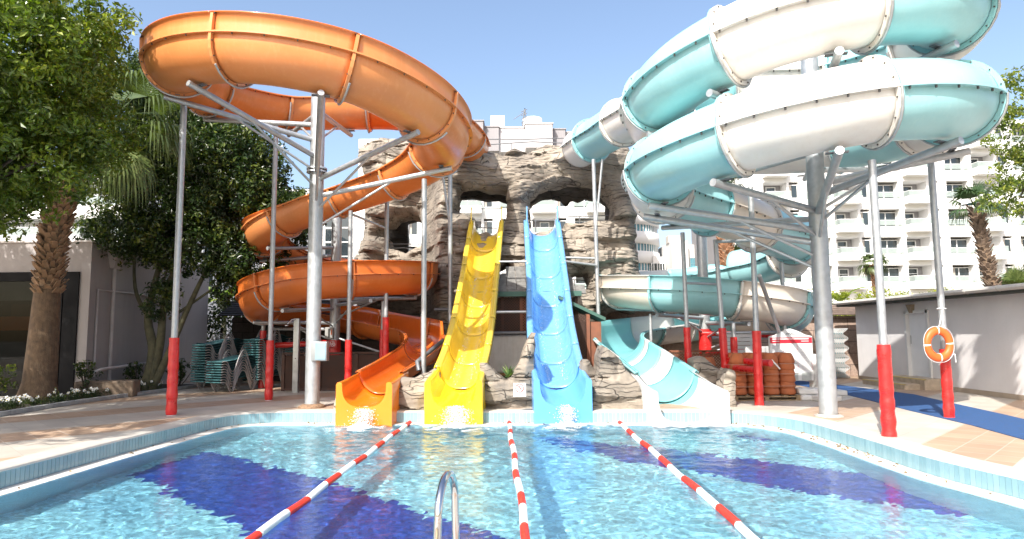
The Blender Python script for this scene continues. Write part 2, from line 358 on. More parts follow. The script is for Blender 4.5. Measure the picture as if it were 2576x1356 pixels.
def watermat():
    m = bpy.data.materials.new('pool_water'); m.use_nodes = True; nt = m.node_tree; L = nt.links.new; nt.nodes.remove(nt.nodes['Principled BSDF'])
    geo = _n(nt, 'ShaderNodeNewGeometry'); no = _n(nt, 'ShaderNodeTexNoise'); no.inputs['Scale'].default_value = 26; no.inputs['Detail'].default_value = 3
    mp = _n(nt, 'ShaderNodeMapping'); mp.inputs['Scale'].default_value = (1, 1.5, 1); L(geo.outputs['Position'], mp.inputs['Vector']); L(mp.outputs[0], no.inputs['Vector'])
    bp = _n(nt, 'ShaderNodeBump'); bp.inputs['Strength'].default_value = .32; bp.inputs['Distance'].default_value = .01; L(no.outputs['Fac'], bp.inputs['Height'])
    fr = _n(nt, 'ShaderNodeFresnel'); fr.inputs['IOR'].default_value = 1.333; L(bp.outputs[0], fr.inputs['Normal'])
    gl = _n(nt, 'ShaderNodeBsdfGlossy'); gl.inputs['Roughness'].default_value = .03; L(bp.outputs[0], gl.inputs['Normal'])
    rf = _n(nt, 'ShaderNodeBsdfRefraction'); rf.inputs['IOR'].default_value = 1.333; rf.inputs['Roughness'].default_value = .0; rf.inputs['Color'].default_value = (.95, .995, 1, 1)
    tp = _n(nt, 'ShaderNodeBsdfTransparent'); tp.inputs[0].default_value = (.93, .985, 1, 1)
    m0 = _n(nt, 'ShaderNodeMixShader'); m0.inputs[0].default_value = WTR; L(rf.outputs[0], m0.inputs[1]); L(tp.outputs[0], m0.inputs[2])
    mx = _n(nt, 'ShaderNodeMixShader'); L(fr.outputs[0], mx.inputs[0]); L(m0.outputs[0], mx.inputs[1]); L(gl.outputs[0], mx.inputs[2]); L(mx.outputs[0], nt.nodes['Material Output'].inputs[0])
    return m
WTR = .0 if MNEE else .5
water = tag(link(me, 'pool_water', watermat()), kind='structure')
# blue carpet strip across the deck
BLUEC = mat('blue_carpet', (.024, .08, .215), .95, var=.25, vscale=14, bump=.5, bscale=90)
top = [(9.6, 22.4), (10.0, 20.2), (10.35, 17.2), (9.95, 15.2), (9.55, 13.0), (9.2, 11.4), (8.8, 9.2), (8.3, 6)]
bot = [(8.7, 22.4), (8.75, 20.2), (8.75, 18.2), (8.5, 16.0), (8.2, 13.9), (7.95, 11.6), (7.5, 9.2), (7.0, 6)]
mb = MB(); k = len(top)
mb.add([(x, y, .012) for x, y in top]+[(x, y, .012) for x, y in bot]+[(x, y, .001) for x, y in top]+[(x, y, .001) for x, y in bot],
       [(i, i+1, k+i+1, k+i) for i in range(k-1)]+[(k+i, k+i+1, 3*k+i+1, 3*k+i) for i in range(k-1)]+[(i, 2*k+i, 2*k+i+1, i+1) for i in range(k-1)])
tag(mb.build('carpet', BLUEC), 'long blue carpet runner laid across the right side of the deck', 'carpet')
# ================= water slides
def catmull(P_, k=14):
    P_ = [V(p) for p in P_]; P_ = [2*P_[0]-P_[1]]+P_+[2*P_[-1]-P_[-2]]; out = []
    for i in range(1, len(P_)-2):
        p0, p1, p2, p3 = P_[i-1:i+3]
        for t in range(k):
            t /= k; out.append(.5*((2*p1)+(-p0+p2)*t+(2*p0-5*p1+4*p2-p3)*t*t+(-p0+3*p1-3*p2+p3)*t**3))
    out.append(P_[-2]); return out
def resample(pts, step):
    d = [0]
    for a, b in zip(pts, pts[1:]): d.append(d[-1]+(b-a).length)
    n = int(d[-1]/step); out = []; j = 0
    for i in range(n+1):
        s = d[-1]*i/n
        while j < len(d)-2 and d[j+1] < s: j += 1
        out.append(pts[j].lerp(pts[j+1], (s-d[j])/max(d[j+1]-d[j], 1e-9)))
    return out, d[-1]
def frame(pts, i):
    t = pts[min(i+1, len(pts)-1)]-pts[max(i-1, 0)]; t.normalize()
    s = t.cross(V((0, 0, 1))).normalized(); return t, s, s.cross(t)
def smooth_frames(pts): return [frame(pts, i) for i in range(len(pts))]
def open_prof(r, hl, hr, n=16):
    """half pipe with side lips; a taller wall of height hl / hr on either side"""
    p = []
    L_ = [(-r-.05-.02*(hl > .03), hl+.0), (-r-.02*(hl > .03), hl), (-r-.012, hl*.5), (-r, .012)]
    p += L_
    for k in range(n+1):
        a = PI+PI*k/n; p.append((r*math.cos(a), r*math.sin(a)))
    p += [(r, .012), (r+.012, hr*.5), (r+.02*(hr > .03), hr), (r+.05+.02*(hr > .03), hr)]
    return p
def closed_prof(r, n=28): return [(r*math.cos(2*PI*k/n), r*math.sin(2*PI*k/n)) for k in range(n)]
def sweep(fr, pts, idx, proff, closed=False):
    vs = []; fs = []; m = None
    for i in idx:
        t, s, u = fr[i]; pr = proff(i); m = len(pr)
        vs += [pts[i]+s*a+u*b for a, b in pr]
    nI = len(idx)
    for i in range(nI-1):
        for k in range(m if closed else m-1):
            l = (k+1) % m; fs.append((i*m+k, i*m+l, (i+1)*m+l, (i+1)*m+k))
    return vs, fs
def solidify(o, th, inner=None):
    md = o.modifiers.new('shell', 'SOLIDIFY'); md.thickness = th; md.offset = 1
    if inner: md.material_offset = 1; md.material_offset_rim = 0
def sheet_obj(name, vs, fs, mats, parent, th=.02, flip=False, inner=False):
    me = bpy.data.meshes.new(name); me.from_pydata([tuple(v) for v in vs], [], [f[::-1] for f in fs] if flip else fs); me.update()
    me.polygons.foreach_set('use_smooth', [True]*len(me.polygons))
    o = link(me, name, mats, parent); solidify(o, th, inner); return o
def gel(name, col, rough=.38, coat=.16, **k):
    return mat(name, col, rough, var=k.pop('var', .07), vscale=k.pop('vscale', 1.1), coat=coat, bump=k.pop('bump', .10), bscale=k.pop('bscale', 14), stain=k.pop('stain', .25), sscale=k.pop('sscale', (2, 2, .25)), **k)
def flange_ring(mb, fr, pts, i, prof, grow=.075, th=.035, closed=False, bolts=True, side=1):
    """upright joint collar just outside the shell, with bolt heads"""
    t, s, u = fr[i]; n_ = len(prof); vs = []
    def outw(k):
        a = V(prof[(k+1) % n_ if closed else min(k+1, n_-1)]); b = V(prof[k-1 if closed else max(k-1, 0)]); d = (a-b)
        return V((d.y, -d.x)).normalized()
    for off in (-th, th):
        for gr in (.004, grow):
            for k in range(n_):
                w = outw(k)*gr; vs.append(pts[i]+t*off+s*(prof[k][0]+w.x)+u*(prof[k][1]+w.y))
    fs = []
    for k in range(n_ if closed else n_-1):
        l = (k+1) % n_
        for a, b in ((0, 1), (1, 3), (3, 2), (2, 0)): fs.append((a*n_+k, a*n_+l, b*n_+l, b*n_+k))
    mb.add(vs, fs, False, 0)
    if bolts:
        for k in range(1, n_-1, 2):
            w = outw(k)*grow*.55
            for sg in (-1, 1):
                c = pts[i]+t*(sg*(th+.006))+s*(prof[k][0]+w.x)+u*(prof[k][1]+w.y)
                mb.box(c, (.022, .022, .022), M=Matrix((t, s, u)).transposed(), mi=1)
def strap(mb, fr, pts, i, prof, k0, k1, off=.0, mi=0):
    """galvanised strap that carries a joint"""
    t, s, u = fr[i]; q = [pts[i]+t*off+s*(prof[k][0]*1.13)+u*(prof[k][1]*1.13) for k in range(k0, k1)]
    mb.tube(q, .022, 6, mi=mi)
def padded_pole(par, base, top, r, padz, label=None, padr=.035, name='support_pole'):
    base, top = V(base), V(top); mb = MB()
    mb.tube([base, base.lerp(top, .5), top], [r, r, r], 14)
    mb.lathe([(r*1.6, 0), (r*1.6, .012), (r*1.02, .014)], base, 12)
    o = mb.build(name, STEEL, par)
    if padz:
        n_ = 26; f = [(i/n_) for i in range(n_+1)]; pd = MB(); q = []; rr = []
        for t in f:
            q.append(base.lerp(top, (t*padz+.01)/(top.z-base.z))); rr.append(r+padr*(.8+.45*abs(math.sin(t*17+base.x*3))*(1-.6*t)+.15*random.random()))
        pd.tube(q, rr, 16); pd.build('padding', REDPAD, o)
    return o
def bar(par, a, b, r=.05, name='support_arm', m=None):
    return MB().tube([a, b], r, 12).build(name, m or STEEL, par)

# ---------- orange spiral slide
OR = thing('orange_water_slide', 'orange open spiral slide winding round two grey columns, left of the yellow slide', 'water slide', (-4.65, 15.39, 0))
OR.location = (0, 0, 0)
Og = [gel('orange_peach', (.67, .245, .078), stain_col=(.74, .34, .14), stain=.35), gel('orange_mid', (.65, .195, .045), stain_col=(.80, .38, .17)), gel('orange_deep', (.62, .155, .025), stain_col=(.70, .26, .08))]
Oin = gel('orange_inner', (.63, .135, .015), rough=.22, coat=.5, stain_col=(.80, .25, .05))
Ofl2 = gel('orange_flange_pale', (.73, .29, .10), stain_col=(.5, .2, .08))
Ofl = gel('orange_flange', (.66, .19, .045), stain_col=(.5, .2, .08))
Opath = [(-1.45, 22.9, 8.3), (-1.6, 21.2, 8.26), (-2.1, 19.4, 8.2), (-3.2, 18.3, 8.16), (-4.6, 18.0, 8.1), (-6.07, 17.65, 8.0), (-7.15, 16.57, 7.9), (-7.55, 15.1, 7.73), (-7.15, 13.62, 7.52), (-6.07, 12.55, 7.32), (-4.6, 12.15, 7.12), (-3.12, 12.55, 6.9), (-2.05, 13.62, 6.6), (-1.65, 15.1, 6.38), (-2.05, 16.57, 6.28), (-3.0, 17.6, 6.08), (-4.3, 18.1, 5.76), (-5.6, 18.4, 5.43), (-6.7, 18.85, 5.08), (-7.5, 19.75, 4.82), (-7.8, 21, 4.6), (-7.55, 22.3, 4.4), (-6.9, 23.25, 4.22), (-5.6, 23.6, 4.05), (-4.3, 23.25, 3.9), (-3.35, 22.3, 3.75), (-3.0, 21, 3.58), (-3.35, 19.7, 3.45), (-4.3, 18.75, 3.34), (-5.6, 18.4, 3.22), (-6.75, 18.85, 3.04), (-7.6, 19.75, 2.84), (-7.95, 21, 2.66), (-7.65, 22.2, 2.55), (-6.95, 23.0, 2.42), (-5.8, 22.75, 2.28), (-4.75, 21.85, 2.08), (-3.8, 21.1, 1.9), (-3.0, 20.45, 1.76), (-2.6, 19.55, 1.6), (-2.5, 18.4, 1.38), (-2.68, 17.2, 1.14), (-2.9, 16.1, .93), (-3.08, 15.25, .785)]
def hwall(pts, spec):   # spec: list of (path fraction of control index, hl, hr)
    ks = [s[0] for s in spec]
    def f(x):
        for a, b in zip(spec, spec[1:]):
            if x <= b[0]:
                t = max(0, (x-a[0])/(b[0]-a[0])); t = t*t*(3-2*t); return a[1]+(b[1]-a[1])*t, a[2]+(b[2]-a[2])*t
        return spec[-1][1:]
    return f
def control_s(ctrl, pts):    # nearest sample index for each control point
    out = []; j0 = 0
    for c in ctrl:
        best = min(range(j0, min(len(pts), j0+200)), key=lambda j: (pts[j]-V(c)).length); out.append(best); j0 = best
    return out
opts, olen = resample(catmull(Opath, 14), .12); ofr = smooth_frames(opts); oc = control_s(Opath, opts)
ohw = hwall(opts, [(0, .0, .38), (oc[17], .0, .38), (oc[20], .36, .08), (oc[38]+5, .38, .0), (oc[38]+7, .03, .03), (len(opts), .03, .03)])
def orad(i):
    ks = [(0, .66), (oc[13], .66), (oc[17], .60), (oc[32], .59), (oc[36], .53), (len(opts), .50)]
    for a_, b_ in zip(ks, ks[1:]):
        if i <= b_[0]: return a_[1]+(b_[1]-a_[1])*(i-a_[0])/(b_[0]-a_[0])
    return .5
oprof = lambda i: open_prof(orad(i), *[max(h, .012) for h in ohw(i)])
# joints: by azimuth on the coils, matching the photographed seams
i0_ = min(range(oc[8], oc[11]), key=lambda j: abs(math.degrees(math.atan2(opts[j].x+4.6, 15.1-opts[j].y))+15)); cuts = [i0_]
while cuts[0]-19 > 5: cuts.insert(0, cuts[0]-19)
while cuts[-1]+19 < len(opts)-8: cuts.append(cuts[-1]+(18 if cuts[-1] < oc[14] else (15 if cuts[-1] < oc[19] else 20)))
cuts = [0]+cuts+[len(opts)-1]; kref = cuts.index(i0_)
tones = [0]*60
for k_ in range(60):
    r_ = k_-kref; tones[k_] = {-1: 0, 0: 0, 1: 0, 2: 1, 3: 1, 4: 1, 5: 0, 6: 0, 7: 0, 8: 1, -2: 1, -3: 1, -4: 0, -5: 2, -6: 1}.get(r_, 2 if r_ > 9 else 1)
for k, (a, b) in enumerate(zip(cuts, cuts[1:])):
    idx = list(range(a, b+1)); vs, fs = sweep(ofr, opts, idx, oprof)
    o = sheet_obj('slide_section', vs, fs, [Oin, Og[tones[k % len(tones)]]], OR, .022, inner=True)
    if k > 0:
        mb = MB(); flange_ring(mb, ofr, opts, a, oprof(a), .07, .03)
        mb.build('joint_flange', [Ofl if tones[k] == 2 else Ofl2, BOLT], OR)
        if k < 22:
            mb = MB(); strap(mb, ofr, opts, a, oprof(a), 5, 17, .045); mb.build('joint_strap', STEEL, OR)
    # side lip at mid height
    for sg in (-1, 1):
        mb = MB()
        q = [opts[i]+ofr[i][1]*(sg*(orad(i)+.045))+ofr[i][2]*.012 for i in idx]
        for i0 in range(len(q)-1):
            i = idx[i0]; s, u = ofr[i][1], ofr[i][2]; s2, u2 = ofr[idx[i0+1]][1], ofr[idx[i0+1]][2]
            a_, b_ = q[i0], q[i0+1]
            P4 = [a_-s*.045, a_+s*.045, b_+s2*.045, b_-s2*.045]
            mb.add([p+u*.014 for p in P4]+[p-u*.014 for p in P4], [(0, 1, 2, 3), (7, 6, 5, 4), (1, 5, 6, 2), (0, 3, 7, 4)])
        for i0 in range(3, len(q)-1, 4): mb.box(q[i0]-V((0, 0, .03)), (.02, .02, .03), mi=1)
        mb.build('side_lip', [Ofl if tones[k % len(tones)] else Og[0], BOLT], OR)
def nearest(pts, x, y, i0, i1): return min(range(i0, i1), key=lambda j: (pts[j]-V((x, y, pts[j].z))).length)

# outlets -------------------------------------------------------------
def outlet(par, path, W_, depth, m, min_, name='slide_outlet', hz=.7, curve=1.0, r=.5, w0=.94, bands=None):
    """boxed end piece: flat face down to the water with the channel cut through it"""
    pts, L_ = resample(catmull(path, 12), .06); fr = smooth_frames(pts); n_ = len(pts)
    vs = []; m_ = None
    for i in range(n_):
        t = i/(n_-1); p = pts[i]; s = fr[i][1]; W = W_*(w0+(1-w0)*min(1, t*1.35))
        top = hz*1.0 if curve == 0 else p.z+0*t
        # inner channel: U sides easing to a wide shallow floor at the mouth
        w = r+(W/2-.13-r)*t**1.5; zc = p.z; bot = depth*(1-.0*t)
        prof = []
        zb = WZ-.05
        prof.append((-W/2, zb-zc)); prof.append((-W/2, -.06)); prof.append((-W/2+.03, -.01)); prof.append((-W/2+.09, 0)); prof.append((-w-.02, -.012))
        ns = 18
        for k in range(ns+1):
            a = PI+PI*k/ns; ex = .72+.28*(1-t)
            cx_, sx_ = math.cos(a), math.sin(a)
            prof.append((w*math.copysign(abs(cx_)**ex, cx_), -.03+bot*math.copysign(abs(sx_)**ex, sx_)))
        prof += [(w+.02, -.012), (W/2-.09, 0), (W/2-.03, -.01), (W/2, -.06), (W/2, zb-zc)]
        m_ = len(prof)
        upv = (fr[i][2]*(1-t)+V((0, 0, 1))*t).normalized(); sv = V((s.x, s.y, 0)).normalized()
        vs += [V((p.x, p.y, zc))+sv*a+(V((0, 0, b)) if b < -depth-.1 or (j_ < 2 or j_ > len(prof)-3) else upv*(b-.012*(1-t))) for j_, (a, b) in enumerate(prof)]
    fs = [(i*m_+k, i*m_+k+1, (i+1)*m_+k+1, (i+1)*m_+k) for i in range(n_-1) for k in range(m_-1)]
    mb = MB()
    for i in range(n_-1):
        row = fs[i*(m_-1):(i+1)*(m_-1)]; b_ = len(mb.v)
        mb.add(vs[i*m_:(i+2)*m_], [tuple(q-i*m_ for q in f) for f in row], True)
        if bands and bands[0] <= i/(n_-1) < bands[1]:
            for q in range(len(row)):
                if 5 <= q < m_-6: mb.m[-len(row)+q] = 1
    # front face: strips between channel edge and outer outline
    e = (n_-1)*m_; F_ = [vs[e+k] for k in range(m_)]
    half = m_//2; zb = F_[0].z
    bl = [V((q.x, q.y, zb)) for q in F_]
    fv = F_+bl; ff = [(k, k+1, m_+k+1, m_+k) for k in range(1, m_-2)]
    mb.add(fv, ff, False)
    return mb.build(name, [m, Tti] if bands else m, par), vs[e:e+m_]
def zshift(pts, y0): return pts
outlet(OR, [(-3.01, 15.6, .845), (-3.08, 15.1, .765), (-3.13, 14.6, .70), (-3.17, 14.12, .66)], 1.22, .50, gel('outlet_orange', (.84, .235, .012), rough=.22, coat=.5, stain_col=(.84, .27, .02)), None, r=.512)
# columns and arms
C1 = V((-4.65, 15.39, 0)); top = V((-4.72, 15.36, 8.55))
mb = MB().tube([C1, (-4.65, 15.39, 5.6)], .165, 20); mb.tube([(-4.65, 15.39, 5.6), (-4.65, 15.39, 9.1)], .165, 20)
mb.lathe([(.24, 5.52), (.24, 5.56), (.17, 5.56)], (C1.x, C1.y, 0), 20); mb.lathe([(.24, 5.60), (.24, 5.64), (.17, 5.64)], (C1.x, C1.y, 0), 20); mb.lathe([(.0, 9.14), (.2, 9.14), (.2, 9.08)], (C1.x, C1.y, 0), 20)
for k in range(8):
    a = k*PI/4; mb.box((C1.x+.2*math.cos(a), C1.y+.2*math.sin(a), 5.58), (.03, .03, .16))
mb.build('support_column', STEEL, OR)
MB().lathe([(.30, .0), (.31, .03), (.24, .07), (.17, .09)], C1, 18).build('column_base', mat('rusty_mortar', (.24, .15, .09), .9, var=.4, vscale=20), OR)
def arm_to(par, c, x, y, zt, zc, ext=0., r=.062):
    """cantilever pipe from the column to under the slide, with a stay below and above"""
    a = V((c.x, c.y, zc)); b = V((x, y, zt)); d = (b-a).normalized()
    mb = MB().tube([a+d*.16, b+d*ext], r, 12); e = b+d*ext
    mb.add([], [])
    o = mb.build('support_arm', STEEL, par)
    MB().box(b+V((0, 0, r+.012)), (.34, .1, .02), rz=math.atan2(d.y, d.x)+PI/2).build('saddle_plate', STEELD, o)
    return o
def under(pts, fr, x, y, i0, i1, r=.58, d=.13):
    i = nearest(pts, x, y, i0, i1); r = orad(i); return pts[i]-fr[i][2]*(r+d), i
for (x, y, i0, i1, zc) in ((-7.15, 13.62, oc[7], oc[10], 6.3), (-6.07, 12.55, oc[8], oc[11], 5.9), (-3.6, 12.35, oc[10], oc[12], 5.5), (-2.05, 13.62, oc[11], oc[13], 5.35), (-1.75, 15.4, oc[12], oc[14], 4.95), (-7.45, 15.8, oc[5], oc[8], 6.7), (-6.07, 17.65, oc[4], oc[6], 7.0), (-4.6, 18.0, oc[3], oc[5], 7.05)):
    p, i = under(opts, ofr, x, y, i0, i1); arm_to(OR, C1, p.x, p.y, p.z, zc, .25)
    h = V((C1.x, C1.y, zc-.75)); q = p.lerp(V((C1.x, C1.y, zc)), .38)
    d_ = (q-h).normalized(); bar(OR, h+d_*.15, q, .03, 'brace')
padded_pole(OR, (-7.23, 14.09, 0), (-7.23, 14.09, 6.85), .068, 1.62)
padded_pole(OR, (-6.31, 17.17, 0), (-6.31, 17.17, 7.28), .062, 1.53)
padded_pole(OR, (-7.98, 21.08, 0), (-7.98, 21.08, 1.98), .062, 1.82)
padded_pole(OR, (-4.45, 17.9, 0), (-4.45, 17.9, 5.08), .058, 1.52)
padded_pole(OR, (-3.66, 19.0, 0), (-3.66, 19.0, 5.6), .062, 2.15)
padded_pole(OR, (-3.82, 19.4, 0), (-3.82, 19.4, 2.65), .058, 1.8)
padded_pole(OR, (-2.16, 16.0, 0), (-2.16, 16.0, 5.5), .064, 0)
padded_pole(OR, (-1.95, 20.6, 0), (-1.95, 20.6, 7.45), .068, 0)
bar(OR, (-2.25, 20.3, 7.3), (-1.98, 20.6, 5.2), .035, 'brace')
bar(OR, (-4.45, 17.9, 5.0), (-3.66, 19.0, 4.75), .035, 'brace')
# rear column with its own arms
C1b = V((-5.72, 21.2, 0))
o = MB().tube([C1b, C1b+V((0, 0, 5.9))], .165, 20).build('support_column', STEEL, OR)
pd = MB(); pd.tube([C1b+V((0, 0, z)) for z in (.0, .3, .6, .9, 1.2, 1.5)], [.20, .205, .2, .208, .2, .2], 20); pad = pd.build('padding', REDPAD, o)
for (x, y, i0, i1, zc) in ((-8.1, 20.4, oc[19], oc[21], 4.25), (-7.9, 22.3, oc[20], oc[22], 3.85), (-7.4, 19.1, oc[18], oc[20], 4.5)):
    p, i = under(opts, ofr, x, y, i0, i1); arm_to(OR, C1b, p.x, p.y, p.z, zc, .15, .055)
for (x, y, i0, i1, zc) in ((-8.0, 20.0, oc[30], oc[32], 2.05), (-8.1, 22.0, oc[32], oc[34], 1.85), (-6.6, 18.6, oc[29], oc[31], 2.5), (-4.2, 18.8, oc[27], oc[29], 2.62), (-3.2, 20.2, oc[26], oc[28], 2.8)):
    p, i = under(opts, ofr, x, y, i0, i1); arm_to(OR, C1b, p.x, p.y, p.z, zc, .15, .055)
    bar(OR, (C1b.x, C1b.y, zc-.6), p.lerp(V((C1b.x, C1b.y, zc)), .4), .028, 'brace')
bar(OR, (-5.55, 21.1, 1.55), (-3.4, 20.4, .9), .035, 'brace')
for z, y0, x1 in ((1.42, 21.2, -8.6), (.95, 21.2, -2.9)):
    q = [(C1b.x+(x1-C1b.x)*t, y0+.3*t, z-.1*t) for t in np.linspace(.06, 1, 14)]
    MB().tube(q, [.085+.012*(k % 2) for k in range(14)], 12).build('padded_rail', REDPAD, OR)
# emergency stop box and sign on the rear column
bx_ = MB(); bx_.box((C1b.x-.1, C1b.y-.24, 1.73), (.26, .14, .36), bev=.01); bx_.box((C1b.x-.1, C1b.y-.315, 1.73), (.05, .012, .28), mi=1); bx_.box((C1b.x-.02, C1b.y-.315, 1.76), (.04, .012, .16), mi=2)
bx_.build('stop_button_box', [mat('grey_enclosure', (.35, .34, .32), .5), mat('black_plastic', (.02, .02, .02), .4), mat('orange_plastic', (.75, .16, .05), .4)], OR)
def text(s, loc, size, m, parent, rot=(PI/2, 0, 0), align='CENTER', name='lettering', ext=.002, font=None):
    cu = bpy.data.curves.new(name, 'FONT'); cu.body = s; cu.size = size; cu.extrude = ext; cu.align_x = align; cu.space_line = .85
    o = bpy.data.objects.new(name, cu); COL.objects.link(o); me = bpy.data.meshes.new_from_object(o.evaluated_get(bpy.context.evaluated_depsgraph_get())); bpy.data.objects.remove(o)
    me.materials.clear(); me.materials.append(m); o = bpy.data.objects.new(name, me); COL.objects.link(o); o.location = loc; o.rotation_euler = rot; o.parent = parent
    return o
LW = mat('letter_white', (.85, .85, .83), .6)
sg = MB().box((C1b.x-.03, C1b.y-.24, 1.38), (.34, .03, .25), bev=.008).build('warning_sign', mat('sign_red', (.45, .02, .02), .4), OR)
text('ACİL\nSTOP', (C1b.x-.03, C1b.y-.259, 1.39), .105, LW, sg)

# ---------- turquoise and white spiral slide
TQ = thing('turquoise_white_water_slide', 'turquoise and white striped spiral tube slide standing on the right of the blue slide', 'water slide')
Tt = gel('gel_turquoise', (.31, .58, .60), stain_col=(.42, .66, .66), stain=.3); Tw = gel('gel_white', (.74, .715, .67), stain_col=(.62, .56, .47), stain=.22)
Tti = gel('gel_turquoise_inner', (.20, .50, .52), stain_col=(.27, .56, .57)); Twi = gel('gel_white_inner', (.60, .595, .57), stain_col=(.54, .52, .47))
Tw2 = gel('gel_cream', (.74, .66, .56), stain_col=(.6, .5, .38)); Tfl = [gel('flange_turquoise', (.28, .57, .59)), gel('flange_white', (.74, .70, .64), stain_col=(.45, .36, .26), stain=.5)]
def cz(az, z, C=(5.75, 13.0), r=2.75): return (C[0]+r*math.sin(R(az)), C[1]-r*math.cos(R(az)), z)
up = [(2.38, 22.3, 8.03), (2.64, 21.4, 8.02), (3.05, 20.2, 7.98), (3.5, 18.7, 7.93), (4.35, 16.9, 7.88), cz(180, 7.8), cz(150, 7.74), cz(120, 7.66), cz(90, 7.52), cz(60, 7.34), cz(30, 7.12), cz(0, 6.92), cz(-30, 6.72), cz(-60, 6.5), cz(-90, 6.36), cz(-120, 6.28), cz(-150, 6.22), cz(-180, 6.16), cz(-210, 6.09), cz(-240, 6.01), cz(-270, 5.88), cz(-300, 5.68), cz(-330, 5.47), cz(-360, 5.30), cz(-390, 5.10), cz(-420, 4.94), cz(-447, 4.9), (3.3, 14.5, 4.9), (3.95, 15.6, 4.9), (5.3, 16.65, 4.78), (6.4, 17.5, 4.6), (7.5, 18.45, 4.42), (8.5, 19.4, 4.33), (9.0, 20.6, 4.2), (8.75, 22.0, 4.0), (7.9, 23.0, 3.85)]
lo = [(7.9, 23.0, 3.85), (7.2, 23.4, 3.76), (6.06, 23.6, 3.62), (4.76, 23.25, 3.48), (3.8, 22.3, 3.3), (3.46, 21, 3.12), (3.8, 19.7, 2.98), (4.76, 18.75, 2.84), (6.06, 18.4, 2.68), (7.4, 18.7, 2.5), (8.35, 19.7, 2.34), (8.75, 21, 2.2), (8.35, 22.3, 2.12), (7.36, 23.3, 2.05), (6.2, 23.4, 1.95), (5.1, 22.7, 1.85), (4.2, 21.7, 1.75), (3.5, 20.6, 1.66), (3.12, 19.5, 1.54), (3.08, 18.3, 1.38), (3.22, 17.2, 1.17), (3.38, 16.2, .95), (3.56, 15.3, .72)]
TR = .65
upts, _l = resample(catmull(up, 14), .12); ufr = smooth_frames(upts); uc = control_s(up, upts)
STEP = 2*PI*2.75/8/.12
# joints sit at fixed bearings on the coils, so colours repeat above one another
i_ref = nearest(upts, *cz(0, 0)[:2], uc[10], uc[13]); cl = []; k = i_ref
joint = [i_ref]
while joint[0]-STEP > 6: joint.insert(0, int(joint[0]-STEP))
while joint[-1]+STEP < len(upts)-6: joint.append(int(round(joint[-1]+STEP)))
ref = joint.index(i_ref); cuts = [0]+joint+[len(upts)-1]; par0 = ref
n_lastclosed = None
for k, (a, b) in enumerate(zip(cuts, cuts[1:])):
    white = ((k-(ref+1)) % 2 == 0)
    idx = list(range(a, b+1)); vs, fs = sweep(ufr, upts, idx, lambda i: closed_prof(TR), True)
    late = a > uc[27]
    m_ = (Tw2 if late and k % 4 < 2 else Tw) if white else Tt
    o = sheet_obj('tube_section', vs, fs, [m_, m_], TQ, .02)
    for sg in (-1, 1):
        mb = MB()
        q = [upts[i]+ufr[i][1]*(sg*(TR+.045)) for i in idx]
        for j in range(len(q)-1):
            s, u = ufr[idx[j]][1], ufr[idx[j]][2]; s2, u2 = ufr[idx[j+1]][1], ufr[idx[j+1]][2]
            P4 = [q[j]-s*.05, q[j]+s*.05, q[j+1]+s2*.05, q[j+1]-s2*.05]
            mb.add([p+u*.012 for p in P4]+[p-u*.014 for p in P4], [(0, 1, 2, 3), (7, 6, 5, 4), (1, 5, 6, 2), (0, 3, 7, 4)])
        for j in range(2, len(q)-1, 3): mb.box(q[j]+ufr[idx[j]][1]*(sg*.012)-V((0, 0, .035)), (.026, .026, .045), mi=1)
        mb.build('seam_lip', [m_, BOLT], TQ)
    if k > 0:
        for sd, wcol in ((-.026, not white), (.026, white)):
            mb = MB(); P2 = [p+ufr[a][0]*0 for p in upts]; t = ufr[a][0]
            sh_ = list(upts); sh_[a] = upts[a]+t*sd
            flange_ring(mb, ufr, sh_, a, closed_prof(TR), .085, .02, True, bolts=sd > 0 or True)
            mb.build('joint_flange', [Tfl[1 if wcol else 0], BOLT], TQ)
        mb = MB(); strap(mb, ufr, upts, a, closed_prof(TR+.015), 14, 28); mb.build('joint_strap', STEEL, TQ)
lpts, _l = resample(catmull(lo, 14), .12); lfr = smooth_frames(lpts); lc = control_s(lo, lpts)
lhw = hwall(lpts, [(0, .0, .0), (lc[1], .0, .36), (lc[18]-3, .0, .36), (lc[18], .03, .03), (len(lpts), .03, .03)])
def lprof(i):
    t = min(1, max(0, (i-lc[16])/(lc[20]-lc[16]))); r = .62+.08*t
    hl, hr = lhw(i); return open_prof(r, max(hl, .012), max(hr, .012))
N_0 = len(lpts)-1; rf_ = nearest(lpts, 6.15, 18.4, lc[7], lc[9]); cuts = [rf_]; flag = {}
while cuts[0]-17 > 8: cuts.insert(0, cuts[0]-17)
while cuts[-1]+17 < N_0-58: cuts.append(cuts[-1]+17)
kr = cuts.index(rf_)+1; cuts = [0]+cuts; cols_ = [(k-kr) % 2 == 0 for k in range(len(cuts))]
N_ = len(lpts)-1; tail = [q for q in (N_-56, N_-35, N_-29, N_-25, N_-17, N_-10, N_) if q > cuts[-1]+6]
cols_ = cols_[:len(cuts)]; tc = [j % 2 == 1 for j in range(len(tail)-1)][::-1]; cols_ += tc; cuts += tail
